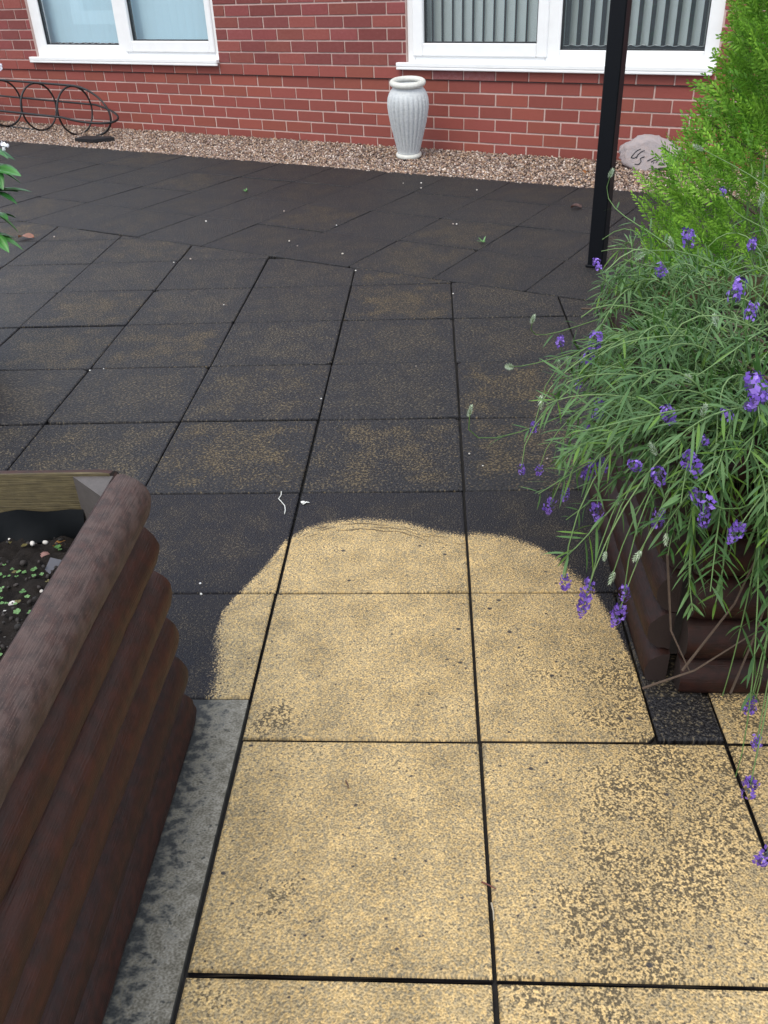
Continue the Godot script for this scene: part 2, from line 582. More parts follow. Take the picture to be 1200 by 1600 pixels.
		for y in q:
			var ey: float = min(y, q - y) / float(q)
			for x in q:
				var e: float = min(ey, min(x, q - x) / float(q))
				var mid := clampf(0.70 + (bn[j] - 128) * 0.006, 0.0, 1.0) * clampf(e * 4.6 - 0.10 + (bn[j] - 128) * 0.005, 0.0, 1.0) * tan_amount
				var g := (a[j] - 128) * 0.85 + (gr[j] - 128) * 0.5
				var sp := clampf((g - 46.0 + mid * 46.0) / 60.0, 0.0, 1.0) * (0.80 if not is_far else 0.72)
				var dr := 29.0 + g * 0.14 + mid * 10.0
				var dg := 28.0 + g * 0.14 + mid * (7.0 - warm)
				var db := 31.0 + g * 0.14 + mid * (1.0 - warm * 3.0)
				dr += (104.0 + warm * 6.0 - dr) * sp
				dg += (94.0 - dg) * sp
				db += (74.0 - warm * 10.0 - db) * sp
				bytes[j * 3] = int(clampf(dr, 0, 255))
				bytes[j * 3 + 1] = int(clampf(dg, 0, 255))
				bytes[j * 3 + 2] = int(clampf(db, 0, 255))
				j += 1
		var m := uv_mat(tex(q, q, bytes), normal_tex(q, q, blend_bytes(a, gr, 0.5), 5.0), 0.62, 0.9)
		m.metallic_specular = 0.4
		if is_far:
			far.append(m)
		else:
			dirty.append(m)
	M.dirty = dirty
	M.far = far
	# the concrete strip beside the planter: grey with a dark green-black edge
	var sw := 96
	var sh := 1536
	var sn := noise_bytes(31, 0.05, sw, sh, 4)
	var sg := noise_bytes(32, 0.3, sw, sh, 2)
	var so := noise_bytes(33, 0.09, sw, sh, 3)
	var sb := PackedByteArray()
	sb.resize(sw * sh * 3)
	for y in sh:
		for x in sw:
			var k := y * sw + x
			var t := clampf((0.58 - x / float(sw) + (sn[k] - 128) * 0.0022) * 4.5 + 0.5 + (sg[k] - 128) * 0.005, 0.0, 1.0)
			var spot2 := clampf((so[k] - 202) / 16.0, 0.0, 1.0)
			t = max(t, spot2 * 0.75)
			var v := 114.0 + (sg[k] - 128) * 0.20 + (sn[k] - 128) * 0.20
			sb[k * 3] = int(lerpf(v, 36.0, t))
			sb[k * 3 + 1] = int(lerpf(v - 5.0, 37.0, t))
			sb[k * 3 + 2] = int(lerpf(v - 17.0, 36.0, t))
	M.strip = uv_mat(tex(sw, sh, sb), normal_tex(sw, sh, sg, 1.5), 0.8, 0.5)


# ---------------------------------------------------------------- ground
func clip_half(poly: PackedVector2Array, n: Vector2, d: float) -> PackedVector2Array:
	# keeps the side where n.p >= d; corners closer than a chip are merged
	var out := PackedVector2Array()
	for i in poly.size():
		var a := poly[i]
		var b := poly[(i + 1) % poly.size()]
		var da := n.dot(a) - d
		var db := n.dot(b) - d
		if da >= 0.0:
			out.append(a)
		if da * db < 0.0:
			out.append(a.lerp(b, da / (da - db)))
	var kept := PackedVector2Array()
	for i in out.size():
		if out[i].distance_to(out[(i + 1) % out.size()]) > 0.012:
			kept.append(out[i])
	return kept

func area2(poly: PackedVector2Array) -> float:
	var s := 0.0
	for i in poly.size():
		s += poly[i].cross(poly[(i + 1) % poly.size()])
	return s * 0.5

func slab_mesh(poly: PackedVector2Array, uv0: Vector2, uvs: Vector2, turn: int, lift: float, tilt: Vector2, dirty_side := false) -> ArrayMesh:
	# a paving slab from its outline (paving frame x, y), with a rounded arris
	if area2(poly) < 0.0:
		poly.reverse()
	var n := poly.size()
	var mid := Vector2.ZERO
	for p in poly:
		mid += p / n
	var rings := []
	for step in [[0.0, -0.035], [0.0, -0.0045], [0.0012, -0.0012], [0.0042, 0.0]]:
		var ring: Array[Vector3] = []
		var ins: float = step[0]
		for i in n:
			var a := poly[(i + n - 1) % n]
			var b := poly[i]
			var c := poly[(i + 1) % n]
			var n1 := (b - a).normalized().orthogonal() * -1.0
			var n2 := (c - b).normalized().orthogonal() * -1.0
			var mm := (n1 + n2).normalized()
			var p: Vector2 = b + mm * (ins / max(0.35, mm.dot(n1)))
			ring.append(Vector3(p.x, step[1] + lift + tilt.dot(p - mid), -p.y))
		rings.append(ring)
	var st := begin()
	var put := func(v: Vector3, side: bool) -> void:
		var t := (Vector2(v.x, -v.z) - uv0) / uvs
		if side and dirty_side:
			# the sides of the slabs were never washed
			t = Vector2((0.1 + v.x * 0.05 - v.y * 0.6) / WS, (1.56 - v.z * 0.05 - v.y * 0.6) / WS)
		for k in turn:
			t = Vector2(t.y, 1.0 - t.x)
		st.set_uv(t)
		st.add_vertex(v)
	st.set_smooth_group(1)
	for k in 3:
		for i in n:
			var j := (i + 1) % n
			if k == 0:
				st.set_smooth_group(-1)
			else:
				st.set_smooth_group(1)
			for v: Vector3 in [rings[k][i], rings[k][j], rings[k + 1][j], rings[k][i], rings[k + 1][j], rings[k + 1][i]]:
				put.call(v, k == 0)
	st.set_smooth_group(-1)
	for i in range(1, n - 1):
		for v: Vector3 in [rings[3][0], rings[3][i], rings[3][i + 1]]:
			put.call(v, false)
	st.generate_normals()
	st.generate_tangents()
	return st.commit()

func chip(poly: PackedVector2Array) -> PackedVector2Array:
	# knocks a small corner off now and then and sets the slab a hair out of square
	var out := PackedVector2Array()
	var turn := rr(-0.0025, 0.0025)
	var mid := (poly[0] + poly[2]) * 0.5
	for i in poly.size():
		var a := poly[(i + poly.size() - 1) % poly.size()]
		var b := poly[i]
		var c := poly[(i + 1) % poly.size()]
		if rng.randf() < 0.10:
			var size := rr(0.009, 0.02)
			out.append(mid + (b + (a - b).normalized() * size * rr(0.8, 1.3) - mid).rotated(turn))
			out.append(mid + (b + (c - b).normalized() * size * rr(0.8, 1.3) - mid).rotated(turn))
		else:
			out.append(mid + (b - mid).rotated(turn))
	return out

func rect(x0: float, y0: float, x1: float, y1: float) -> PackedVector2Array:
	return PackedVector2Array([Vector2(x0, y0), Vector2(x1, y0), Vector2(x1, y1), Vector2(x0, y1)])

func ground_and_paving() -> void:
	var ground := part("ground", box(Vector3(-60, -0.4, -60), Vector3(60, -0.016, 60)), M.earth)
	ground.set_meta("kind", "structure")
	# path and terrace slabs laid square to the planters
	var pave := thing("path_paving", gframe, "", "", "", "structure")
	var va := (G0 - W0).dot(wn)
	var vn := Vector2(e1.dot(wn), e2.dot(wn))
	for r in range(-2, 11):
		for c in range(-9, 5):
			var x0 := c * S + 0.0033
			var x1 := (c + 1) * S - 0.0033
			var y0 := r * S + 0.0033
			var y1 := (r + 1) * S - 0.0033
			var j := Vector4(rr(-1, 0.6), rr(-1, 0.6), rr(-0.6, 1), rr(-0.6, 1)) * 0.0013
			if c < 0 and r < 1:
				continue
			if c < 0 and r == 1:
				y0 = 0.503
			if c == 1 and r == 1:
				x1 = 0.698
			var poly := rect(x0 + j.x, y0 + j.y, x1 + j.z, y1 + j.w)
			poly = chip(poly)
			poly = clip_half(poly, vn, 2.529 - va)
			if poly.size() < 3 or absf(area2(poly)) < 0.002:
				continue
			var tilt := Vector2(rr(-1, 1), rr(-1, 1)) * 0.004
			var washed := c >= -1 and c <= 2 and r >= -1 and r <= 2
			var mesh: ArrayMesh
			var mat: Material
			if washed:
				mesh = slab_mesh(poly, Vector2(WX, WY), Vector2(WS, WS), 0, rr(-0.0012, 0.0012), tilt, true)
				mat = M.washed
			else:
				mesh = slab_mesh(poly, Vector2(c * S, r * S), Vector2(S, S), rng.randi() % 4, rr(-0.0015, 0.0015), tilt)
				mat = M.dirty[rng.randi() % 6]
			part("slab", mesh, mat, pave)
	# terrace slabs laid square to the building
	var terrace := thing("terrace_paving", wframe, "", "", "", "structure")
	var rows := [2.522, 2.08, 1.636, 1.192, 0.748]
	for k in range(-10, 8):
		for r in 4:
			var x0 := 0.010 + k * 0.411 + 0.002
			var x1 := x0 + 0.411 - 0.004
			var shift := 0.0 if k % 2 == 0 else rr(-0.012, 0.012)
			var ya: float = -rows[r] + 0.002 + (shift if r > 0 else 0.0)
			var yb: float = -rows[r + 1] - 0.002 + (shift if r < 3 else 0.0)
			var poly := chip(rect(x0, ya, x1, yb))
			var mesh := slab_mesh(poly, Vector2(x0, ya), Vector2(0.411, 0.45), rng.randi() % 4, rr(-0.0015, 0.0015), Vector2(rr(-1, 1), rr(-1, 1)) * 0.004)
			part("slab", mesh, M.far[rng.randi() % 4], terrace)
	# concrete strip at the foot of the planter
	var st := begin()
	var y := -1.3
	while y < 0.499:
		var yn: float = min(y + 0.6, 0.4995)
		for v: Array in [[-0.16, y], [-0.16, yn], [-0.0035, yn], [-0.16, y], [-0.0035, yn], [-0.0035, y]]:
			st.set_uv(Vector2(clampf((v[0] + 0.088) / 0.085, 0.0, 1.0), (v[1] + 1.3) / 1.8))
			st.add_vertex(Vector3(v[0], -0.001, -v[1]))
		y = yn
	for v: Array in [[-0.16, 0.4995, -0.001], [-0.16, 0.4995, -0.03], [-0.0035, 0.4995, -0.03], [-0.16, 0.4995, -0.001], [-0.0035, 0.4995, -0.03], [-0.0035, 0.4995, -0.001]]:
		st.set_uv(Vector2(clampf((v[0] + 0.088) / 0.085, 0.0, 1.0), 1.0))
		st.add_vertex(Vector3(v[0], v[2], -v[1]))
	for v: Array in [[-1.3, -0.001], [0.4995, -0.001], [0.4995, -0.03], [-1.3, -0.001], [0.4995, -0.03], [-1.3, -0.03]]:
		st.set_uv(Vector2(1.0, (v[0] + 1.3) / 1.8))
		st.add_vertex(Vector3(-0.0035, v[1], -v[0]))
	st.generate_normals()
	st.generate_tangents()
	var strip := part("concrete_strip", st.commit(), M.strip, null, gframe)
	strip.set_meta("kind", "structure")
	# dark damp blocks at the corner of the lavender planter
	var blocks := thing("kerb_block", gframe, "dark damp concrete block set at the corner foot of the lavender planter", "block")
	part("block", slab_mesh(rect(0.7015, 0.412, 0.808, 0.5105), Vector2(0.70, 0.41), Vector2(S, S), 0, 0.002, Vector2(0.01, 0.02)), M.dirty[2], blocks)
	part("block", slab_mesh(rect(0.7015, 0.5125, 0.80, 0.80), Vector2(0.62, 0.41), Vector2(S, S), 0, 0.0, Vector2.ZERO), M.dirty[4], blocks)


func stone_mesh(seed_: int, flat: float) -> ArrayMesh:
	# a small rounded pebble of unit radius
	var r := RandomNumberGenerator.new()
	r.seed = seed_
	var sp := SphereMesh.new()
	sp.radius = 1.0
	sp.height = 2.0
	sp.radial_segments = 7
	sp.rings = 3
	var a := sp.get_mesh_arrays()
	var v: PackedVector3Array = a[Mesh.ARRAY_VERTEX]
	var idx: PackedInt32Array = a[Mesh.ARRAY_INDEX]
	var dirs: Array[Vector3] = []
	for k in 5:
		dirs.append(Vector3(r.randf_range(-1, 1), r.randf_range(-1, 1), r.randf_range(-1, 1)).normalized())
	for i in v.size():
		var p := v[i]
		var s := 1.0
		for d in dirs:
			s -= 0.22 * max(0.0, p.normalized().dot(d) - 0.45)
		v[i] = p * s * Vector3(1.0, flat, 0.82)
	var st := begin()
	st.set_smooth_group(0)
	for i in idx:
		st.add_vertex(v[i])
	return done(st)

func gravel_bed() -> void:
	var bed := part("gravel_base", box(Vector3(-5.2, -0.3, 0.003), Vector3(3.6, -0.009, 0.745)), M.bed, null, wframe)
	bed.set_meta("kind", "structure")
	var mm := MultiMesh.new()
	mm.transform_format = MultiMesh.TRANSFORM_3D
	mm.use_colors = true
	mm.mesh = stone_mesh(4, 0.7)
	var count := 64000
	mm.instance_count = count
	var cols := [Vector3(0.34, 0.26, 0.20), Vector3(0.25, 0.17, 0.13), Vector3(0.46, 0.39, 0.33), Vector3(0.16, 0.11, 0.09), Vector3(0.62, 0.58, 0.54), Vector3(0.28, 0.23, 0.22), Vector3(0.40, 0.29, 0.20), Vector3(0.10, 0.075, 0.065)]
	var heave := FastNoiseLite.new()
	heave.seed = 9
	heave.frequency = 1.7
	for i in count:
		var u := rr(-5.1, 3.5)
		var v := rr(0.012, 0.752) if i % 9 else rr(0.70, 0.775)
		var h := -0.014 + rr(0.0, 0.014) + heave.get_noise_2d(u, v) * 0.005 + 0.006 * (1.0 - v / 0.75)
		var s := rr(0.0048, 0.0092) * (1.25 if rng.randf() < 0.08 else 1.0)
		var b := Basis.from_euler(Vector3(rr(-0.8, 0.8), rr(0, TAU), rr(-0.8, 0.8))) * Basis.from_scale(Vector3(s * rr(0.85, 1.35), s, s))
		mm.set_instance_transform(i, Transform3D(b, Vector3(u, h, v)))
		var c: Vector3 = cols[rng.randi() % 8] * Vector3(0.92, 0.83, 0.77) * rr(0.55, 1.25)
		mm.set_instance_color(i, Color(c.x, c.y, c.z))
	var g := MultiMeshInstance3D.new()
	g.name = "gravel"
	g.multimesh = mm
	g.material_override = M.tinted
	g.transform = wframe
	add_child(g)
	tag(g, "bed of mixed brown and white pea gravel along the brick wall", "gravel", "", "stuff")


# ---------------------------------------------------------------- building
const WINDOWS := [[-3.44, -1.456], [0.143, 2.13]]
const HEAD := 1.56
const TOP := 2.30

func cuts(lo: float, hi: float, h: float) -> Array:
	# what is left of a brick between lo and hi once the window openings are taken out
	var spans := [[lo, hi]]
	if h > 0.50 and h < HEAD:
		for w: Array in WINDOWS:
			var rest := []
			for s: Array in spans:
				if s[1] <= w[0] or s[0] >= w[1]:
					rest.append(s)
					continue
				if s[0] < w[0]:
					rest.append([s[0], w[0] - 0.003])
				if s[1] > w[1]:
					rest.append([w[1] + 0.003, s[1]])
			spans = rest
	return spans

func building() -> void:
	var b := thing("brick_building", wframe, "red brick building with white framed windows behind the gravel bed", "building")
	# backing wall with the pointing, in pieces round the openings
	var st := begin()
	add_box(st, Vector3(-5.2, -0.3, -0.25), Vector3(3.6, DPC - 0.002, -0.0045))
	var f := 0.0065
	add_box(st, Vector3(-5.2, DPC + 0.002, -0.25), Vector3(3.6, 0.5035, f))
	add_box(st, Vector3(-5.2, 0.5035, -0.25), Vector3(WINDOWS[0][0], HEAD, f))
	add_box(st, Vector3(WINDOWS[0][1], 0.5035, -0.25), Vector3(WINDOWS[1][0], HEAD, f))
	add_box(st, Vector3(WINDOWS[1][1], 0.5035, -0.25), Vector3(3.6, HEAD, f))
	add_box(st, Vector3(-5.2, HEAD, -0.25), Vector3(3.6, TOP, f))
	part("pointing", done(st), M.mortar, b)
	part("damp_course", box(Vector3(-5.2, DPC - 0.002, -0.2), Vector3(3.6, DPC + 0.002, 0.0085)), M.dpc, b)
	# bricks: those in view one by one, the rest joined
	var shapes := {}
	var rest := begin()
	for j in range(-7, 25):
		var h0 := DPC + 0.075 * j + 0.005
		if j == 0:
			h0 = DPC + 0.0025
		var h1 := DPC + 0.075 * (j + 1) - 0.005
		if j == -1:
			h1 = DPC - 0.0025
		var off := 0.0 if absi(j) % 2 == 1 else 0.1125
		var face := 0.0 if j < 0 else 0.0125
		for k in range(-24, 17):
			var lo := k * 0.225 + off + 0.005 + rr(-0.0012, 0.0012)
			var hi := (k + 1) * 0.225 + off - 0.005 + rr(-0.0012, 0.0012)
			if lo < -5.2 or hi > 3.6:
				continue
			for s: Array in cuts(lo, hi, h0 + 0.01):
				var w: float = s[1] - s[0]
				if w < 0.015:
					continue
				var mid: float = (s[0] + s[1]) * 0.5
				var out := face + rr(-0.0012, 0.0012)
				if j >= -6 and j <= 6 and s[1] > -4.02 and s[0] < 2.36:
					var key := "%d_%d_%d" % [roundi(w * 400), roundi((h1 - h0) * 1000), rng.randi() % 2]
					if not shapes.has(key):
						var ww := roundi(w * 400) / 800.0
						var hh := (h1 - h0) * 0.5
						shapes[key] = box(Vector3(-ww, -hh, -0.03), Vector3(ww, hh, 0.0), 0.0016 if j < 1 else 0.003)
					var mat: Material = M.low[rng.randi() % 7] if j <= 0 else M.high[rng.randi() % 7]
					if j == 0 and rng.randf() < 0.22:
						mat = M.bloom
					var tf := Transform3D(Basis(Vector3(0, 0, 1), rr(-0.004, 0.004)), Vector3(mid, (h0 + h1) * 0.5 + rr(-0.0006, 0.0006), out))
					part("brick", shapes[key], mat, b, tf)
				else:
					add_box(rest, Vector3(s[0], h0, out - 0.02), Vector3(s[1], h1, out))
	var joined := part("brickwork", done(rest), M.high[3], b)
	joined.set_meta("kind", "stuff")
	# windows: [opening, fixed pane, hinged pane, hinged sash outline]
	window_at(b, 0, [-3.323, -2.483, 0.617], [-2.328, -1.545, 0.648], [-2.405, -1.492, 0.572])
	window_at(b, 1, [1.195, 2.05, 0.605], [0.262, 1.05, 0.640], [0.187, 1.118, 0.565])
	# rooms, ceiling and a plain roof slab with eaves
	var rm := begin()
	add_box(rm, Vector3(-5.2, -0.3, -3.4), Vector3(3.6, 0.02, -0.251))
	add_box(rm, Vector3(-5.2, 0.021, -3.4), Vector3(3.6, TOP, -3.2))
	add_box(rm, Vector3(-5.2, 0.021, -3.199), Vector3(-5.0, TOP, -0.251))
	add_box(rm, Vector3(3.4, 0.021, -3.199), Vector3(3.6, TOP, -0.251))
	add_box(rm, Vector3(-0.72, 0.021, -3.199), Vector3(-0.6, TOP, -0.251))
	part("room", done(rm), M.room, b)
	part("roof", box(Vector3(-5.4, TOP + 0.001, -3.6), Vector3(3.8, TOP + 0.16, 0.12), 0.01), M.roof, b)
	blinds()
	opposite_wing()

func window_at(b: Node3D, which: int, fixed: Array, hinged: Array, sash: Array) -> void:
	var u0: float = WINDOWS[which][0]
	var u1: float = WINDOWS[which][1]
	var w := Node3D.new()
	w.name = "window"
	b.add_child(w, true)
	var fr := -0.012      # front of the fixed frame
	var bk := -0.075
	var st := begin()
	var low: float = fixed[2]
	var fix_first: bool = fixed[0] < hinged[0]
	var m0: float = fixed[1] if fix_first else sash[1] - 0.012
	var m1: float = sash[0] + 0.012 if fix_first else fixed[0]
	# outer frame round both lights: sides, bottom rail in two heights, mullion, head
	var hin0: float = sash[0] + 0.012
	var hin1: float = sash[1] - 0.012
	var left_in: float = fixed[0] if fix_first else hin0
	var right_in: float = hin1 if fix_first else fixed[1]
	add_box(st, Vector3(u0, 0.5045, bk), Vector3(left_in, HEAD, fr), 0.004)
	add_box(st, Vector3(right_in, 0.5045, bk), Vector3(u1, HEAD, fr), 0.004)
	add_box(st, Vector3(m0, 0.5045, bk), Vector3(m1, HEAD, fr), 0.004)
	add_box(st, Vector3(fixed[0], 0.5045, bk), Vector3(fixed[1], low, fr - 0.001), 0.004)
	add_box(st, Vector3(hin0, 0.5045, bk), Vector3(hin1, sash[2] + 0.012, fr - 0.001), 0.004)
	add_box(st, Vector3(left_in, HEAD - 0.07, bk), Vector3(right_in, HEAD - 0.001, fr - 0.002), 0.004)
	part("frame", done(st), M.upvc, w)
	# hinged sash, proud of the frame
	var sf := 0.004
	st = begin()
	add_box(st, Vector3(sash[0], sash[2], -0.06), Vector3(hinged[0], HEAD - 0.05, sf), 0.006)
	add_box(st, Vector3(hinged[1], sash[2], -0.06), Vector3(sash[1], HEAD - 0.05, sf), 0.006)
	add_box(st, Vector3(hinged[0], sash[2], -0.06), Vector3(hinged[1], hinged[2], sf - 0.0008), 0.006)
	add_box(st, Vector3(hinged[0], HEAD - 0.13, -0.06), Vector3(hinged[1], HEAD - 0.05, sf - 0.0008), 0.006)
	part("sash", done(st), M.upvc, w)
	# sill with a nose that drops over the brick course
	st = begin()
	var s0 := u0 - 0.06
	var s1 := u1 + (0.004 if which == 0 else -0.008)
	add_box(st, Vector3(s0, 0.505, 0.0135), Vector3(s1, 0.531, 0.05), 0.004)
	add_box(st, Vector3(u0 + 0.001, 0.5055, -0.011), Vector3(u1 - 0.001, 0.529, 0.013), 0.0)
	add_box(st, Vector3(s0 + 0.0005, 0.488, 0.028), Vector3(s1 - 0.0005, 0.5045, 0.0495), 0.004)
	part("sill", done(st), M.upvc, w)
	for p: Array in [fixed, hinged]:
		var v := -0.035
		var g := begin()
		var hi := HEAD - 0.075 if p == fixed else HEAD - 0.135
		var t := 0.007
		add_box(g, Vector3(p[0] + 0.0005, p[2] + 0.0005, v - 0.02), Vector3(p[0] + t, hi, v + 0.012))
		add_box(g, Vector3(p[1] - t, p[2] + 0.0005, v - 0.02), Vector3(p[1] - 0.0005, hi, v + 0.012))
		add_box(g, Vector3(p[0] + t, p[2] + 0.0005, v - 0.02), Vector3(p[1] - t, p[2] + t, v + 0.011))
		part("gasket", done(g), M.gasket, w)
		var pn := begin()
		add_box(pn, Vector3(p[0] + t, p[2] + t, v - 0.004), Vector3(p[1] - t, hi, v))
		part("pane", done(pn), M.glass, w)

func opposite_wing() -> void:
	# the other wing round the courtyard: it stands out of frame and shows as a pale frame mirrored in the glass
	var o := thing("courtyard_wing", Transform3D(wframe.basis, wp(-8.5, 0, 5.2)), "opposite brick wing whose white window frame mirrors in the pale blue window", "building")
	var st := begin()
	add_box(st, Vector3(-3.0, -0.3, 0.0), Vector3(-0.25, 2.3, 2.5))
	add_box(st, Vector3(0.95, -0.3, 0.0), Vector3(2.2, 2.3, 2.5))
	add_box(st, Vector3(-0.249, -0.3, 0.0), Vector3(0.949, 0.44, 2.5))
	add_box(st, Vector3(-0.249, 1.7, 0.0), Vector3(0.949, 2.3, 2.5))
	add_box(st, Vector3(-0.249, 0.441, 0.4), Vector3(0.949, 1.699, 2.5))
	part("wall", done(st), M.high[3], o)
	st = begin()
	add_box(st, Vector3(-0.248, 0.442, -0.03), Vector3(0.948, 0.62, 0.07), 0.004)
	add_box(st, Vector3(-0.248, 0.621, -0.02), Vector3(-0.06, 1.698, 0.07), 0.004)
	add_box(st, Vector3(0.80, 0.621, -0.02), Vector3(0.948, 1.698, 0.07), 0.004)
	add_box(st, Vector3(-0.059, 1.55, -0.02), Vector3(0.799, 1.698, 0.07), 0.004)
	part("window_frame", done(st), M.upvc, o)
	part("pane", box(Vector3(-0.059, 0.621, 0.02), Vector3(0.799, 1.549, 0.024)), M.glass, o)
	part("roof", box(Vector3(-3.2, 2.301, -0.2), Vector3(2.4, 2.45, 2.7), 0.01), M.roof, o)

func blinds() -> void:
	# [u from, u to, spacing, slat turn, pale, label]
	for d: Array in [[-3.40, -2.42, 0.077, 9.0, true, "closed pale blue vertical blind behind the fixed pane of the window beyond the metal obelisk"], [-2.36, -1.49, 0.077, 9.0, true, "closed pale blue vertical blind behind the hinged pane of the window beyond the metal obelisk"], [0.22, 1.10, 0.0735, -27.0, false, "half open grey green vertical blind above the white fluted vase"], [1.15, 2.12, 0.0735, -44.0, false, "wide open grey green vertical blind behind the black post"]]:
		var o := thing("vertical_blind", wframe, d[5], "blind", "vertical window blinds")
		var slat := begin()
		var seg := 4
		for i in seg:
			var a0 := lerpf(-1, 1, i / float(seg))
			var a1 := lerpf(-1, 1, (i + 1) / float(seg))
			var p0 := Vector3(a0 * 0.0445, 0.0, 0.004 * (1.0 - a0 * a0))
			var p1 := Vector3(a1 * 0.0445, 0.0, 0.004 * (1.0 - a1 * a1))
			slat.set_smooth_group(0)
			quad(slat, p0 + UP * 0.9, p1 + UP * 0.9, p1, p0)
			quad(slat, p1 + UP * 0.9 - Vector3(0, 0, 0.0008), p0 + UP * 0.9 - Vector3(0, 0, 0.0008), p0 - Vector3(0, 0, 0.0008), p1 - Vector3(0, 0, 0.0008))
		var mesh := done(slat)
		var weight := box(Vector3(-0.042, 0.0, -0.003), Vector3(0.042, 0.012, 0.003), 0.001)
		var u: float = d[0]
		var mat: Material = M.blind_pale if d[4] else M.blind_grey
		while u < d[1]:
			var tf := Transform3D(Basis(UP, deg_to_rad(d[3] + rr(-1.5, 1.5))), Vector3(u, 0.622 + rr(-0.002, 0.002), -0.15))
			var s := part("slat", mesh, mat, o, tf)
			part("weight", weight, mat, s)
			u += d[2] + rr(-0.001, 0.001)
		var chain := begin()
		var c := 0.0
		var pts := PackedVector3Array()
		while d[0] + c < d[1]:
			var f: float = fposmod(c, d[2]) / d[2]
			pts.append(Vector3(d[0] + c, 0.628 - 0.010 * 4.0 * f * (1.0 - f), -0.135))
			c += 0.0122
		add_tube(chain, pts, 0.0013, 0.0013, 3)
		part("bead_chain", done(chain), M.upvc, o)
		part("head_rail", box(Vector3(d[0] - 0.03, 1.523, -0.18), Vector3(d[1] + 0.03, 1.555, -0.12), 0.003), M.upvc, o)


# ---------------------------------------------------------------- planters
const LOG_H := 0.087

func half_log(length: float, seed_: int, floor_cut: float) -> Array:
	# half-round log lying along +x from 0, flat back on the plane z = 0, round side towards +z; centre at y = 0
	var ns := FastNoiseLite.new()
	ns.seed = seed_
	ns.frequency = 9.0
	var nb := FastNoiseLite.new()
	nb.seed = seed_ + 50
	nb.frequency = 2.2
	var thick := 0.0425 + 0.0025 * sin(seed_ * 2.7)
	var cols := int(length / 0.018)
	var arc := 14
	var grid := []
	for i in cols + 1:
		var x := length * i / cols
		var line := PackedVector3Array()
		for k in arc + 1:
			var a := PI * (k / float(arc)) - PI * 0.5
			var r := 1.0 + ns.get_noise_3d(x * 0.5, cos(a) * 0.22, sin(a) * 0.22) * 0.035 + nb.get_noise_3d(x, cos(a) * 0.3, sin(a) * 0.3) * 0.05
			# drying cracks that run with the fibre
			var cr := ns.get_noise_3d(x * 0.12 + 7.0, a * 0.55, 3.0)
			if absf(cr) < 0.045:
				r -= 0.05 * (1.0 - absf(cr) / 0.045)
			var end: float = min(x, length - x)
			if end < 0.008:
				r *= 0.94 + 0.06 * sqrt(end / 0.008)
			var p := Vector3(x, sin(a) * 0.0434 * r, 0.002 + cos(a) * thick * r)
			p.y = max(p.y, floor_cut)
			line.append(p)
		grid.append(line)
	var outer := begin()
	outer.set_smooth_group(0)
	for i in cols:
		for k in arc:
			var q := [[i, k], [i, k + 1], [i + 1, k + 1], [i, k], [i + 1, k + 1], [i + 1, k]]
			for c: Array in q:
				outer.set_uv(Vector2(grid[c[0]][c[1]].x * 2.6 + seed_ * 0.37, c[1] / float(arc) * 0.45 + seed_ * 0.61))
				outer.add_vertex(grid[c[0]][c[1]])
	outer.generate_normals()
	outer.generate_tangents()
	var back := begin()
	var lo: float = grid[cols / 2][0].y
	var hi: float = 0.0430
	for v: Array in [[0.0, hi], [length, hi], [length, lo], [0.0, hi], [length, lo], [0.0, lo]]:
		back.set_uv(Vector2(v[0] * 2.2 + seed_ * 0.41, v[1] * 3.5 + seed_ * 0.27))
		back.add_vertex(Vector3(length - v[0] if false else v[0], v[1], 0.0))
	for side in 2:
		var yy: float = hi if side == 1 else lo
		var kk := arc if side == 1 else 0
		for i in cols:
			for c: Array in [[i, 0], [i + 1, 0], [i + 1, 1], [i, 0], [i + 1, 1], [i, 1]]:
				var gpnt: Vector3 = grid[c[0]][kk]
				back.set_uv(Vector2(gpnt.x * 2.2, yy))
				back.add_vertex(Vector3(gpnt.x, yy, 0.0) if c[1] == 0 else gpnt)
	back.generate_normals()
	back.generate_tangents()
	var both := []
	for e in 2:
		var caps := begin()
		var line: PackedVector3Array = grid[0 if e == 0 else cols]
		for k in arc:
			if e == 0:
				tri(caps, Vector3(line[0].x, maxf(0.0, floor_cut), 0), line[k + 1], line[k])
			else:
				tri(caps, Vector3(line[0].x, maxf(0.0, floor_cut), 0), line[k], line[k + 1])
		var b0 := Vector3(line[0].x, line[0].y, 0.0)
		var b1 := Vector3(line[0].x, line[arc].y, 0.0)
		var o := Vector3(line[0].x, 0, 0)
		facing(caps, o, b0, line[0], Vector3(-1 if e == 0 else 1, 0, 0))
		facing(caps, o, b1, line[arc], Vector3(-1 if e == 0 else 1, 0, 0))
		both.append(done(caps))
	return [outer.commit(), back.commit(), both]

func log_side(planter: Node3D, at: Vector3, turn: float, length: float, seed_: int, outer_mats: Array, back: Material) -> void:
	# six half logs one above another; local x runs along them
	for k in 6:
		var h := 0.457 - LOG_H * k
		var cut := -1.0
		if k == 5:
			cut = 0.001 - h
		var m := half_log(length + rr(-0.006, 0.004), seed_ + k, cut)
		var tf := Transform3D(Basis(UP, turn), at + UP * h)
		var o := part("half_log", m[0], outer_mats[k], planter, tf)
		part("sawn_back", m[1], back, o)
		part("end_grain", m[2][0], M.endgrain, o)
		part("end_grain", m[2][1], M.endgrain, o)

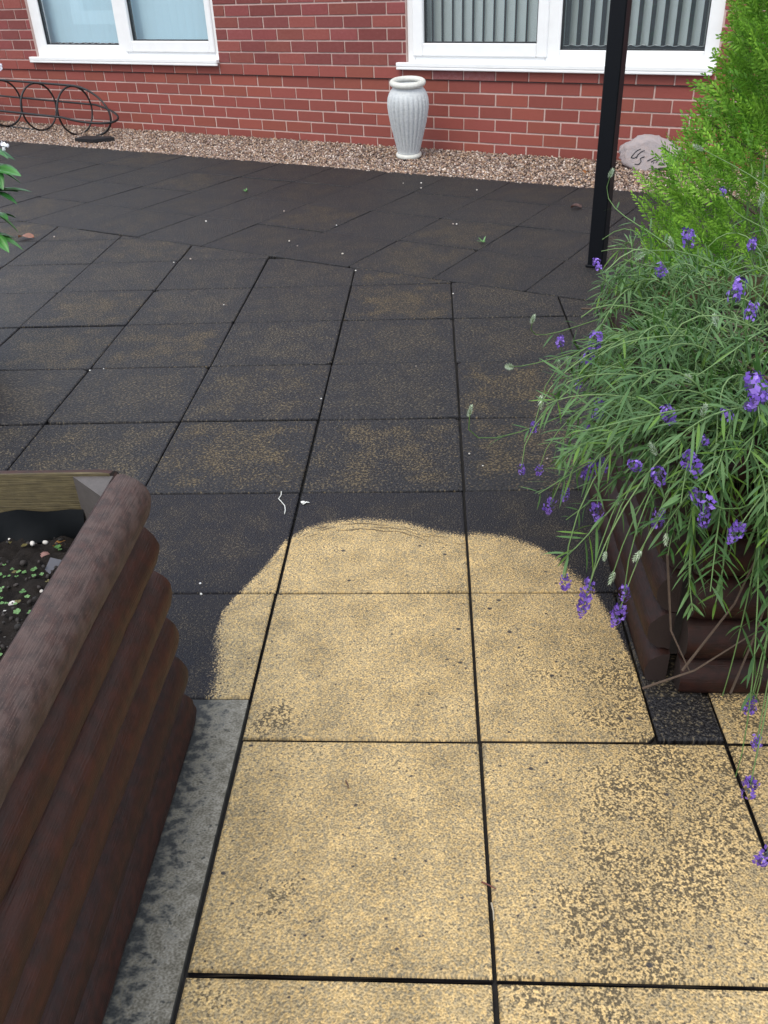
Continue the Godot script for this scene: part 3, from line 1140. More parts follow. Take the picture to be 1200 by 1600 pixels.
func log_planters() -> void:
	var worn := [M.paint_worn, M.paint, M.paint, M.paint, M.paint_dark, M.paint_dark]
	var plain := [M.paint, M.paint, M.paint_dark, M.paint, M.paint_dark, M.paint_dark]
	# planter beside the concrete strip, filled with bare soil
	var a := thing("log_planter", gframe, "brown half log planter filled with bare dark soil beside the concrete strip", "planter", "half log planters")
	log_side(a, Vector3(-0.127, 0, 1.25), PI * 0.5, 1.705, 3, worn, M.paint_dark)             # long side: bulges to +x
	log_side(a, Vector3(-0.135, 0, -0.447), PI, 1.0, 20, plain, M.raw)                  # end towards the building
	log_side(a, Vector3(-1.135, 0, -0.44), -PI * 0.5, 1.69, 30, plain, M.raw)
	part("corner_post", prism([Vector2(-0.1275, -0.4465), Vector2(-0.190, -0.4465), Vector2(-0.1275, -0.388)], 0.02, 0.496), M.gusset, a)
	# black liner sagging below the rim
	var st := begin()
	st.set_smooth_group(0)
	var n := 40
	for i in n:
		for k in 3:
			var f := func(ii: int, kk: int) -> Vector3:
				var x := -0.185 - 0.02 * ii
				var sag := 0.004 * sin(ii * 0.45) + 0.003 * sin(ii * 1.3 + 1.0)
				return Vector3(x, 0.440 - 0.012 * ii / 20.0 + sag - 0.016 * kk, -0.4445 + 0.003 + 0.003 * sin(ii * 0.9 + kk) * kk + 0.004 * kk)
			quad(st, f.call(i, k), f.call(i, k + 1), f.call(i + 1, k + 1), f.call(i + 1, k))
	part("liner", done(st), M.liner, a)
	soil("soil_bed", -1.13, -0.128, -1.25, 0.445, 0.395, 71, a, "")
	# planter with the lavender
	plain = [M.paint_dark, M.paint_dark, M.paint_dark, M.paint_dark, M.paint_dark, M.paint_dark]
	var b := thing("log_planter", gframe, "dark brown half log planter overgrown with lavender", "planter", "half log planters")
	log_side(b, Vector3(0.7435, 0, -1.27), -PI * 0.5, 0.715, 50, plain, M.paint_dark)          # bulges to -x
	log_side(b, Vector3(0.757, 0, -0.556), 0.0, 0.95, 60, plain, M.paint_dark)                 # bulges towards +z, the camera
	log_side(b, Vector3(1.70, 0, -1.276), PI, 0.95, 70, plain, M.raw)
	log_side(b, Vector3(1.71, 0, -0.56), PI * 0.5, 0.71, 80, plain, M.raw)
	part("corner_post", prism([Vector2(0.7445, -0.60), Vector2(0.800, -0.60), Vector2(0.7445, -0.655)], 0.02, 0.49), M.gusset, b)
	soil("soil_bed", 0.745, 1.705, 0.558, 1.275, 0.44, 72, b, "")

func prism(poly: Array, y0: float, y1: float) -> ArrayMesh:
	# poly: x, z points; upright prism
	var st := begin()
	var c := Vector2.ZERO
	for p: Vector2 in poly:
		c += p / poly.size()
	for i in poly.size():
		var p: Vector2 = poly[i]
		var q: Vector2 = poly[(i + 1) % poly.size()]
		var o := Vector3((p.x + q.x) * 0.5 - c.x, 0, (p.y + q.y) * 0.5 - c.y)
		facing(st, Vector3(p.x, y0, p.y), Vector3(q.x, y0, q.y), Vector3(q.x, y1, q.y), o)
		facing(st, Vector3(p.x, y0, p.y), Vector3(q.x, y1, q.y), Vector3(p.x, y1, p.y), o)
	for i in range(1, poly.size() - 1):
		for y: float in [y0, y1]:
			facing(st, Vector3(poly[0].x, y, poly[0].y), Vector3(poly[i].x, y, poly[i].y), Vector3(poly[i + 1].x, y, poly[i + 1].y), UP if y == y1 else -UP)
	return done(st)

var soil_noise := FastNoiseLite.new()

func soil_h(x: float, y: float, base: float) -> float:
	return base + soil_noise.get_noise_2d(x * 30.0, y * 30.0) * 0.016 + soil_noise.get_noise_2d(x * 120.0, y * 120.0) * 0.011

func soil(called: String, x0: float, x1: float, y0: float, y1: float, h: float, seed_: int, parent: Node3D, _label: String) -> void:
	soil_noise.seed = 71
	soil_noise.frequency = 1.0
	var st := begin()
	st.set_smooth_group(0)
	var nx := int((x1 - x0) / 0.0085)
	var ny := int((y1 - y0) / 0.0085)
	var g := []
	for j in ny + 1:
		var line := PackedVector3Array()
		for i in nx + 1:
			var x := lerpf(x0, x1, i / float(nx))
			var y := lerpf(y0, y1, j / float(ny))
			line.append(Vector3(x, soil_h(x, y, h), -y))
		g.append(line)
	for j in ny:
		for i in nx:
			quad(st, g[j][i], g[j + 1][i], g[j + 1][i + 1], g[j][i + 1])
	part(called, done(st), M.soil, parent)
	# crumbs and clods on top
	var mm := MultiMesh.new()
	mm.transform_format = MultiMesh.TRANSFORM_3D
	mm.use_colors = true
	mm.mesh = stone_mesh(seed_, 0.8)
	mm.instance_count = 9000
	for i in 9000:
		var x := rr(x0 + 0.004, x1 - 0.004)
		var y := rr(y0 + 0.004, y1 - 0.004)
		var s := rr(0.0012, 0.0042) * (1.9 if i % 23 == 0 else 1.0)
		mm.set_instance_transform(i, Transform3D(Basis.from_euler(Vector3(rr(0, TAU), rr(0, TAU), rr(0, TAU))) * Basis.from_scale(Vector3(s * rr(0.8, 1.5), s, s)), Vector3(x, soil_h(x, y, h) + s * 0.3, -y)))
		var c := Vector3(0.018, 0.014, 0.012) * rr(0.5, 1.8)
		if i % 31 == 0:
			c = Vector3(0.13, 0.10, 0.075) * rr(0.5, 1.5)
		mm.set_instance_color(i, Color(c.x, c.y, c.z))
	var crumbs := MultiMeshInstance3D.new()
	crumbs.name = "soil_crumbs"
	crumbs.multimesh = mm
	crumbs.material_override = M.tinted
	crumbs.set_meta("kind", "stuff")
	parent.add_child(crumbs, true)


# ---------------------------------------------------------------- things on the terrace
func post() -> void:
	var at := Transform3D(Basis(w1, UP, wn), Vector3(0.930, 0, -3.571))
	var o := thing("black_post", at, "square black painted steel post standing on the dark paving", "post")
	part("shaft", box(Vector3(-0.031, 0.0, -0.031), Vector3(0.031, 2.35, 0.031), 0.004), M.black, o)
	part("foot_collar", box(Vector3(-0.037, 0.0005, -0.037), Vector3(0.037, 0.012, 0.037), 0.003), M.black, o)
	part("top_plate", box(Vector3(-0.06, 2.351, -0.06), Vector3(0.06, 2.36, 0.06), 0.002), M.black, o)

func lathe(profile: Array, sides: int, flutes: int, f0: float, f1: float) -> ArrayMesh:
	var st := begin()
	st.set_smooth_group(0)
	var g := []
	for p: Array in profile:
		var line := PackedVector3Array()
		var depth := 0.0
		if flutes > 0:
			depth = smoothstep(f0, f0 + 0.025, p[1]) * (1.0 - smoothstep(f1 - 0.07, f1, p[1]))
		for k in sides:
			var a := TAU * k / sides
			var r: float = p[0]
			if flutes > 0:
				var c := absf(cos(a * flutes * 0.5))
				r -= depth * 0.012 * pow(c, 6.0) * (p[0] / 0.13) - depth * 0.002
			line.append(Vector3(cos(a) * r, p[1], sin(a) * r))
		g.append(line)
	for i in profile.size() - 1:
		for k in sides:
			var l := (k + 1) % sides
			quad(st, g[i][k], g[i + 1][k], g[i + 1][l], g[i][l])
	return done(st)

func vase() -> void:
	var base := wp(0.318, 0.008, 0.316)
	var o := thing("fluted_vase", Transform3D(Basis(Vector3(1, 0, 0), 0.11), base), "tall white fluted vase with a rolled rim standing on the gravel", "vase")
	var body := [[0.0, 0.028], [0.074, 0.028], [0.073, 0.034], [0.076, 0.05], [0.083, 0.08], [0.093, 0.12], [0.104, 0.165], [0.115, 0.21], [0.124, 0.255], [0.130, 0.30], [0.131, 0.33], [0.128, 0.36], [0.120, 0.385], [0.109, 0.402], [0.099, 0.413], [0.094, 0.422], [0.092, 0.432], [0.084, 0.432], [0.082, 0.41], [0.095, 0.38], [0.108, 0.34], [0.108, 0.28], [0.09, 0.2], [0.06, 0.15], [0.0, 0.15]]
	part("body", lathe(body, 240, 24, 0.034, 0.40), M.pot, o)
	part("foot", lathe([[0.0, 0.0], [0.080, 0.0], [0.084, 0.006], [0.084, 0.016], [0.080, 0.024], [0.0725, 0.0285], [0.0, 0.0285]], 48, 0, 0, 0), M.rim, o)
	var ring := []
	for k in 17:
		var a := TAU * k / 16.0
		ring.append([0.096 + cos(a) * 0.0185, 0.447 - sin(a) * 0.0185])
	part("rim", lathe(ring, 64, 0, 0, 0), M.rim, o)

func name_stone() -> void:
	var o := thing("name_stone", Transform3D(wframe.basis, wp(1.872, 0.0, 0.17)), "grey and rust natural stone with carved dark script leaning before the brick wall", "stone")
	var nz := FastNoiseLite.new()
	nz.seed = 5
	nz.frequency = 6.0
	var st := begin()
	st.set_smooth_group(0)
	var rows := 28
	var cols := 56
	var g := []
	for i in rows + 1:
		var line := PackedVector3Array()
		var t := PI * i / rows
		for k in cols:
			var a := TAU * k / cols
			# outline in the u-h plane, thickness along v
			var d := Vector3(cos(a) * sin(t), sin(a) * sin(t), cos(t))
			var shape := 1.0 + nz.get_noise_3d(d.x * 0.3, d.y * 0.3, d.z * 0.2) * 0.22 + nz.get_noise_3d(d.x * 1.2 + 4.0, d.y * 1.2, d.z) * 0.07
			var p := Vector3(d.x * 0.185, d.y * 0.105, 0.0) * shape
			# taper to the far end
			p.y *= 1.0 - 0.28 * clampf(p.x / 0.185 + 0.2, 0.0, 1.0)
			p.z = clampf(d.z * 1.7, -1.0, 1.0) * 0.042 + nz.get_noise_3d(d.x, d.y, 9.0) * 0.004
			p.y = max(p.y + 0.078, -0.02)
			p.z -= (p.y - 0.05) * 0.28
			line.append(p)
		g.append(line)
	for i in rows:
		for k in cols:
			var l := (k + 1) % cols
			quad(st, g[i][k], g[i][l], g[i + 1][l], g[i + 1][k])
	part("rock", done(st), M.stone, o)
	# carved strokes
	var strokes := [[[-0.118, 0.066], [-0.108, 0.083], [-0.092, 0.101], [-0.070, 0.113]], [[-0.118, 0.066], [-0.103, 0.062], [-0.088, 0.070]], [[-0.087, 0.064], [-0.082, 0.080], [-0.064, 0.098], [-0.045, 0.106]], [[-0.040, 0.074], [-0.062, 0.063], [-0.056, 0.048], [-0.068, 0.032], [-0.090, 0.032]], [[-0.020, 0.052], [0.000, 0.063], [0.026, 0.080]], [[0.060, 0.080], [0.048, 0.070], [0.034, 0.048]], [[0.004, 0.048], [0.020, 0.058], [0.034, 0.060]], [[0.016, 0.042], [0.020, 0.047]], [[0.048, 0.036], [0.056, 0.042], [0.062, 0.036]], [[0.070, 0.046], [0.082, 0.040]]]
	var sc := begin()
	for s: Array in strokes:
		var pts := PackedVector3Array()
		for q: Array in s:
			var y: float = q[1]
			pts.append(Vector3(q[0] + 0.01, y, 0.0425 - (y - 0.05) * 0.28))
		var fine := PackedVector3Array()
		for i in pts.size() - 1:
			for k in 5:
				var pre := pts[max(i - 1, 0)]
				var post_ := pts[min(i + 2, pts.size() - 1)]
				fine.append(pts[i].cubic_interpolate(pts[i + 1], pre, post_, k / 5.0))
		fine.append(pts[pts.size() - 1])
		add_tube(sc, fine, 0.0036, 0.0026, 6)
	part("carved_lettering", done(sc), M.carved, o)

func obelisk() -> void:
	var o := thing("garden_obelisk", Transform3D(wframe.basis, wp(-3.0, 0.0, 0.30)), "black metal hoop obelisk lying on its side on the gravel", "plant support")
	var rad := 0.178
	var cy := 0.192
	var axis := func(u: float) -> Vector3:
		return Vector3(u, cy - 0.02 * (u + 0.6), 0.05 * u)
	for u: float in [-1.12, -0.68, -0.22, 0.23]:
		var st := begin()
		var pts := PackedVector3Array()
		for k in 40:
			var a := TAU * k / 40
			pts.append(axis.call(u) + Vector3(0, sin(a) * rad, cos(a) * rad))
		add_tube(st, pts, 0.0078, 0.0078, 6, true)
		part("ring", done(st), M.wire, o)
	for turn: float in [0.0, 1.0]:
		var st := begin()
		var pts := PackedVector3Array()
		var across := Vector3(0, 1, 0) if turn == 0.0 else Vector3(0, -0.12, 0.99)
		for k in 10:
			pts.append(axis.call(lerpf(-1.5, 0.28, k / 10.0)) + across * (rad + 0.006))
		for k in 17:
			var a := PI * k / 16.0
			var tip := 0.36 if turn == 0.0 else 0.40
			pts.append(axis.call(0.28 + sin(a) * tip) + across * cos(a) * (rad + 0.006) + Vector3(0, -0.05 * sin(a) if turn == 1.0 else -0.02 * sin(a), 0))
		for k in 10:
			pts.append(axis.call(lerpf(0.28, -1.5, (k + 1) / 10.0)) - across * (rad + 0.006))
		add_tube(st, pts, 0.0085, 0.0085, 6)
		part("hoop", done(st), M.wire, o)


# ---------------------------------------------------------------- plants
func conifer() -> void:
	var cx := 1.53
	var cy := 2.28
	var o := thing("golden_conifer", Transform3D(gframe.basis, gp(cx, cy, 0.0)), "bright yellow green conifer with feathery sprays growing behind the lavender", "conifer")
	var st := begin()
	var tp := PackedVector3Array()
	for k in 9:
		tp.append(Vector3(0.01 * sin(k * 1.3), 0.26 * k, 0.01 * cos(k)))
	add_tube(st, tp, 0.05, 0.008, 8)
	for k in 46:
		var h := rr(0.12, 1.9)
		var a := rr(0, TAU)
		var rad := conifer_r(h, a) * rr(0.6, 0.85)
		var d := Vector3(cos(a), 0.0, sin(a))
		add_tube(st, PackedVector3Array([Vector3(0, h - 0.05, 0), d * rad * 0.5 + UP * (h), d * rad + UP * (h + 0.10)]), 0.007, 0.002, 4)
	part("trunk", done(st), M.bark, o)
	var c := begin()
	c.set_smooth_group(-1)
	# plumes: short branchlets set with flat scale-leaf twigs, in several layers
	for i in 9800:
		var h := pow(rng.randf(), 0.85) * 2.1 + 0.04
		var a := rr(0, TAU)
		var f := 1.0 if i % 2 else rr(0.5, 0.95)
		var d := Vector3(cos(a), 0, sin(a))
		var p := d * (conifer_r(h, a) * f * rr(0.88, 1.0)) + UP * h
		var out := (d * rr(0.55, 1.0) + UP * rr(0.25, 1.0) + Vector3(rr(-1, 1), rr(-0.6, 0.6), rr(-1, 1)) * 0.4).normalized()
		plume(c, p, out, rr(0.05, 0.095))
	part("crown", done(c), M.conifer, o)

func conifer_r(h: float, a: float) -> float:
	# broad skirt, then a column that tapers to the top
	var base := lerpf(0.455, 0.30, smoothstep(0.38, 0.74, h))
	base *= 1.0 - 0.85 * smoothstep(1.0, 2.2, h) * 0.98
	if h < 0.2:
		base *= 0.8 + h
	return base * (1.0 + 0.07 * sin(a * 5.0 + h * 7.0) + 0.06 * sin(a * 9.0 - h * 13.0) + 0.05 * sin(h * 23.0 + a * 3.0))

func plume(st: SurfaceTool, p: Vector3, out: Vector3, length: float) -> void:
	var tone := rng.randf()
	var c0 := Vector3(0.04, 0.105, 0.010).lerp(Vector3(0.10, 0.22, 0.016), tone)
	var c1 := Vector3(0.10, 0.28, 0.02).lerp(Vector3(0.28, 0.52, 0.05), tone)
	var flat := out.cross(Vector3(rr(-1, 1), rr(-0.3, 0.3), rr(-1, 1))).normalized()
	var nrm := out.cross(flat).normalized()
	for k in 15:
		var f := k / 14.0
		var q := p + out * length * f + UP * length * 0.15 * f * f
		var ang := rr(-0.7, 0.7) + (PI if k % 2 else 0.0)
		var side := flat * cos(ang) + nrm * sin(ang)
		var dir := (out * rr(0.7, 1.1) + side * lerpf(1.0, 0.35, f)).normalized()
		var l := length * lerpf(0.36, 0.20, f) * rr(0.75, 1.25)
		var w := dir.cross(nrm + side * 0.3).normalized() * length * 0.040
		var m := q + dir * l * 0.55 + UP * l * 0.05
		var b := q + dir * l
		var v := rr(0.8, 1.2)
		var ca := Color(c0.x * v, c0.y * v, c0.z * v)
		var cb := Color(c1.x * v, c1.y * v, c1.z * v)
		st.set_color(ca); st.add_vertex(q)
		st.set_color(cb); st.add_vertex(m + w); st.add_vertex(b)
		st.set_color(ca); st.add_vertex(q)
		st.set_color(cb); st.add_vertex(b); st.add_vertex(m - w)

func broad_leaf(length: float, width: float, tone: float) -> ArrayMesh:
	# a pointed leaf along +x with three sunken veins and a slight droop; +y up
	var st := begin()
	st.set_smooth_group(0)
	var n := 9
	var wcount := 8
	var g := []
	var cols := []
	for i in n + 1:
		var t := i / float(n)
		var line := PackedVector3Array()
		var cl := []
		var w := width * 0.5 * pow(sin(PI * pow(t, 0.8)), 0.85) + 0.0006
		for k in wcount + 1:
			var s := lerpf(-1, 1, k / float(wcount))
			var vein := cos(s * PI * 2.0) * 0.5 + 0.5
			var y := -t * t * length * 0.30 + 0.10 * length * t + absf(s) * w * 0.30 - vein * 0.0035 * sin(PI * t)
			line.append(Vector3(length * t, y, s * w))
			var c := Vector3(0.018, 0.085, 0.022).lerp(Vector3(0.05, 0.17, 0.035), tone)
			if k == 4 or k == 2 or k == 6:
				c = c * 1.5
			cl.append(Color(c.x, c.y, c.z))
		g.append(line)
		cols.append(cl)
	for i in n:
		for k in wcount:
			for q: Array in [[i, k], [i + 1, k], [i + 1, k + 1], [i, k], [i + 1, k + 1], [i, k + 1]]:
				st.set_color(cols[q[0]][q[1]])
				st.add_vertex(g[q[0]][q[1]])
	return done(st)

func leafy_shrub() -> void:
	var base := Vector3(-1.28, 0, -1.98)
	var o := thing("leafy_shrub", Transform3D(gframe.basis, gp(-1.28, 1.98, 0.0)), "evergreen shrub with ribbed dark leaves and small white flowers over the paving", "shrub")
	var meshes := []
	for k in 5:
		meshes.append(broad_leaf(0.105, 0.046, k / 4.0))
	# clusters of leaves: where, and which way each cluster points
	var tips := []
	for q: Array in [[-0.945, 1.93, 0.53], [-0.935, 1.95, 0.585], [-0.93, 1.97, 0.645], [-0.955, 1.91, 0.475], [-0.955, 1.98, 0.70]]:
		tips.append(Vector3(q[0], q[2], -q[1]) - base)
	for k in 36:
		var a := rr(0, TAU)
		tips.append(Vector3(cos(a) * rr(0.08, 0.27), rr(0.30, 0.82), sin(a) * rr(0.08, 0.3)))
	var st := begin()
	for t: Vector3 in tips:
		var b := Vector3(rr(-0.05, 0.05), 0.02, rr(-0.05, 0.05))
		add_tube(st, PackedVector3Array([b, b.lerp(t, 0.5) + UP * 0.10, t]), 0.006, 0.0022, 5)
	part("stems", done(st), M.bark, o)
	var n := 0
	for t: Vector3 in tips:
		n += 1
		var count := 6 if n <= 5 else 5
		var out := Vector3(t.x, 0, t.z)
		var a0 := atan2(-out.z, out.x)
		for k in count:
			var yaw := a0 + (k - (count - 1) * 0.5) * 0.75 + rr(-0.2, 0.2)
			if n > 5:
				yaw = rr(0, TAU)
			var tf := Transform3D(Basis(UP, yaw) * Basis(Vector3(0, 0, 1), rr(-0.75, 0.1)) * Basis(Vector3(1, 0, 0), rr(-0.4, 0.4)), t)
			tf.basis = tf.basis.scaled_local(Vector3.ONE * rr(0.62, 0.95))
			part("leaf", meshes[rng.randi() % 5], M.glossy_leaf, o, tf)
	# white flower clusters at the edge
	for q: Array in [[-0.905, 1.985, 0.712], [-0.915, 1.975, 0.69], [-0.885, 1.98, 0.70], [-0.865, 2.02, 0.90], [-0.93, 1.96, 0.76]]:
		var f := begin()
		for k in 14:
			var d := Vector3(rr(-1, 1), rr(-0.5, 1), rr(-1, 1)).normalized()
			var p := d * 0.010
			var s := d.cross(Vector3(rr(-1, 1), rr(-1, 1), rr(-1, 1))).normalized() * 0.006
			var w := d.cross(s).normalized() * 0.006
			f.set_color(Color(0.72, 0.72, 0.74))
			quad(f, p - s, p - w, p + s + d * 0.003, p + w)
		part("flower_cluster", done(f), M.petal, o, Transform3D(Basis(), Vector3(q[0], q[2], -q[1]) - base))
	# the pot it grows in
	var pot := thing("plant_pot", Transform3D(gframe.basis, gp(-1.28, 1.98, 0.0)), "round dark clay pot under the leafy evergreen shrub", "pot")
	part("pot_wall", lathe([[0.0, 0.0], [0.13, 0.0], [0.18, 0.26], [0.195, 0.26], [0.195, 0.30], [0.17, 0.30], [0.165, 0.22], [0.0, 0.22]], 36, 0, 0, 0), M.endgrain, pot)


# lavender: [across, along, height, size] of the flower heads and of the buds
const FLOWERS := [[0.639, 1, 0.616, 0.7], [0.73, 0.9, 0.634, 0.9], [0.797, 1, 0.657, 1.2], [0.812, 0.75, 0.645, 1.2], [0.823, 0.7, 0.627, 0.9], [0.573, 0.95, 0.484, 0.8], [0.619, 0.85, 0.519, 1.2], [0.608, 0.85, 0.495, 1], [0.606, 0.9, 0.425, 0.6], [0.627, 0.8, 0.424, 1.2], [0.609, 0.8, 0.38, 0.8], [0.678, 0.55, 0.528, 1], [0.78, 0.5, 0.588, 1.4], [0.777, 0.5, 0.57, 1.2], [0.743, 0.5, 0.551, 0.8], [0.718, 0.5, 0.513, 0.6], [0.526, 0.62, 0.333, 0.9], [0.549, 0.62, 0.354, 0.7], [0.595, 0.58, 0.348, 0.9], [0.595, 0.65, 0.385, 1.1], [0.61, 0.65, 0.395, 1], [0.626, 0.5, 0.473, 0.9], [0.657, 0.48, 0.465, 1], [0.692, 0.45, 0.501, 1.2], [0.662, 0.47, 0.405, 0.9], [0.706, 0.42, 0.461, 1.1], [0.71, 0.42, 0.436, 0.8], [0.751, 0.4, 0.426, 1], [0.54, 0.5, 0.263, 0.8], [0.572, 0.47, 0.273, 1.1], [0.567, 0.47, 0.238, 1], [0.622, 0.45, 0.279, 0.8], [0.618, 0.45, 0.239, 1.1], [0.515, 0.7, 0.354, 0.6], [0.484, 0.7, 0.358, 0.6], [0.508, 0.75, 0.413, 0.6], [0.909, 1.2, 0.695, 0.6], [0.913, 1, 0.644, 0.8], [0.771, 0.22, 0.115, 1], [0.781, 0.15, 0.06, 1], [0.673, 0.55, 0.533, 0.7], [0.781, 0.3, 0.193, 0.8], [0.794, 0.28, 0.14, 0.7]]
const BUDS := [[0.396, 0.75, 0.445, 1], [0.469, 0.85, 0.482, 1.2], [0.524, 0.8, 0.432, 1.2], [0.525, 1, 0.516, 1], [0.565, 0.9, 0.462, 1], [0.744, 1.5, 0.677, 1.2], [0.579, 0.9, 0.472, 0.8], [0.714, 1, 0.632, 1.3], [0.772, 0.7, 0.618, 1.2], [0.74, 0.9, 0.684, 1], [0.672, 0.45, 0.374, 0.9], [0.622, 0.55, 0.384, 1], [0.593, 0.48, 0.324, 0.8], [0.605, 0.47, 0.289, 1], [0.713, 0.6, 0.566, 1], [0.931, 1.5, 0.726, 1.2], [0.915, 1, 0.728, 1.2], [0.711, 0.5, 0.562, 1], [0.653, 0.52, 0.491, 1], [0.633, 0.45, 0.345, 1]]

func flower_head(seed_: int) -> ArrayMesh:
	# a lavender spike along +y, about 32 mm long: whorls of small two-lipped flowers
	var r := RandomNumberGenerator.new()
	r.seed = seed_
	var st := begin()
	for k in 46:
		var t := r.randf()
		var a := r.randf_range(0, TAU)
		var d := Vector3(cos(a), r.randf_range(0.0, 0.9), sin(a)).normalized()
		var rad := 0.0045 + 0.0035 * sin(PI * clampf(t * 1.05, 0, 1)) + r.randf_range(0.0, 0.0025)
		var p := Vector3(0, t * 0.027, 0) + d * rad
		var s := d.cross(Vector3(r.randf_range(-1, 1), r.randf_range(-1, 1), r.randf_range(-1, 1))).normalized() * r.randf_range(0.0026, 0.0042)
		var w := d.cross(s).normalized() * r.randf_range(0.0018, 0.0032)
		var v := r.randf()
		var c := Vector3(0.125, 0.055, 0.36).lerp(Vector3(0.32, 0.20, 0.66), v * v)
		if r.randf() < 0.12:
			c = Vector3(0.055, 0.035, 0.12)
		st.set_color(Color(c.x, c.y, c.z))
		tri(st, p - s, p + w + d * 0.0012, p + s + d * 0.0012)
		tri(st, p - s, p + s + d * 0.0012, p - w)
	for k in 16:
		# calyces
		var a := r.randf_range(0, TAU)
		var t := r.randf()
		var d := Vector3(cos(a), 0.5, sin(a)).normalized()
		var p := Vector3(0, t * 0.025 - 0.003, 0)
		st.set_color(Color(0.07, 0.075, 0.09))
		var s := d.cross(UP).normalized() * 0.0014
		tri(st, p - s, p + d * 0.007, p + s)
	return done(st)

func bud_head(seed_: int) -> ArrayMesh:
	var r := RandomNumberGenerator.new()
	r.seed = seed_
	var st := begin()
	for k in 44:
		var t := k / 43.0
		var a := k * 2.4
		var d := Vector3(cos(a), 1.3, sin(a)).normalized()
		var rad := 0.0034 * sin(PI * clampf(t * 0.9 + 0.12, 0, 1)) + 0.0008
		var p := Vector3(cos(a) * rad, t * 0.026, sin(a) * rad)
		var s := Vector3(-sin(a), 0, cos(a)) * 0.0016
		var v := r.randf()
		var c := Vector3(0.20, 0.27, 0.15).lerp(Vector3(0.42, 0.50, 0.36), v)
		st.set_color(Color(c.x, c.y, c.z))
		tri(st, p - s, p + d * 0.0055, p + s)
		tri(st, p - s, p + s, p - d * 0.002)
	return done(st)

func add_leaf(st: SurfaceTool, p: Vector3, dir: Vector3, length: float, width: float, c: Vector3) -> void:
	var side := dir.cross(Vector3(rr(-0.5, 0.5), 1, rr(-0.5, 0.5))).normalized()
	var nrm := side.cross(dir).normalized()
	var bend := rr(-0.18, 0.30)
	var prev_l := p
	var prev_r := p
	var n := 4
	var tip := Vector3(c.x * 1.12, c.y * 1.12, c.z * 1.12)
	for i in range(1, n + 1):
		var t := i / float(n)
		var q := p + dir * length * t - UP * length * bend * t * t + nrm * length * 0.05 * sin(t * 3.0)
		var w := width * 0.5 * sin(PI * clampf(t * 0.86 + 0.10, 0.0, 1.0))
		if i == n:
			w = 0.0
		var l := q - side * w
		var r := q + side * w
		var mix := c.lerp(tip, t)
		st.set_color(Color(mix.x, mix.y, mix.z))
		if i == 1:
			tri(st, p, l, r)
		elif i == n:
			tri(st, prev_l, q, prev_r)
		else:
			quad(st, prev_l, l, r, prev_r)
		prev_l = l
		prev_r = r

func sprig(a: Vector3, b: Vector3, c: Vector3, d: Vector3, leafy: float, from: float, leaf_len: float) -> ArrayMesh:
	# one shoot: a thin stem with pairs of narrow leaves; all points in the paving frame
	var st := begin()
	var pts := PackedVector3Array()
	var n := 11
	for i in n + 1:
		pts.append(bez(a, b, c, d, i / float(n)))
	var length := 0.0
	for i in n:
		length += pts[i].distance_to(pts[i + 1])
	var sc := Vector3(0.10, 0.19, 0.055).lerp(Vector3(0.19, 0.29, 0.11), rng.randf())
	st.set_color(Color(sc.x, sc.y, sc.z))
	add_tube(st, pts, 0.0017, 0.0010, 4)
	st.set_smooth_group(-1)
	var pairs := int(length * leafy)
	var tone := rng.randf()
	for k in pairs:
		var t := from + (1.0 - from) * (k + rr(0.0, 0.7)) / pairs
		if leafy < 30.0:
			t = from + (0.78 - from) * (k + rr(0.0, 0.7)) / pairs
		t = clampf(t, 0.02, 1.0)
		var p := bez(a, b, c, d, t)
		var q := bez(a, b, c, d, min(t + 0.03, 1.0))
		var tan_ := (q - p).normalized() if q != p else (d - c).normalized()
		var s := tan_.cross(Vector3(rr(-1, 1), rr(-1, 1), rr(-1, 1))).normalized()
		var v := clampf(tone * 0.75 + rng.randf() * 0.25, 0, 1)
		var col := Vector3(0.022, 0.075, 0.012).lerp(Vector3(0.098, 0.185, 0.062), v)
		if rng.randf() < 0.12:
			col = Vector3(0.085, 0.17, 0.020)
		for e: float in [-1.0, 1.0]:
			var dir := (tan_ * rr(0.7, 1.2) + s * e).normalized()
			add_leaf(st, p, dir, leaf_len * rr(0.65, 1.15) * (0.7 if t > 0.93 else 1.0), rr(0.0030, 0.0054), col * rr(0.85, 1.15))
	return done(st)

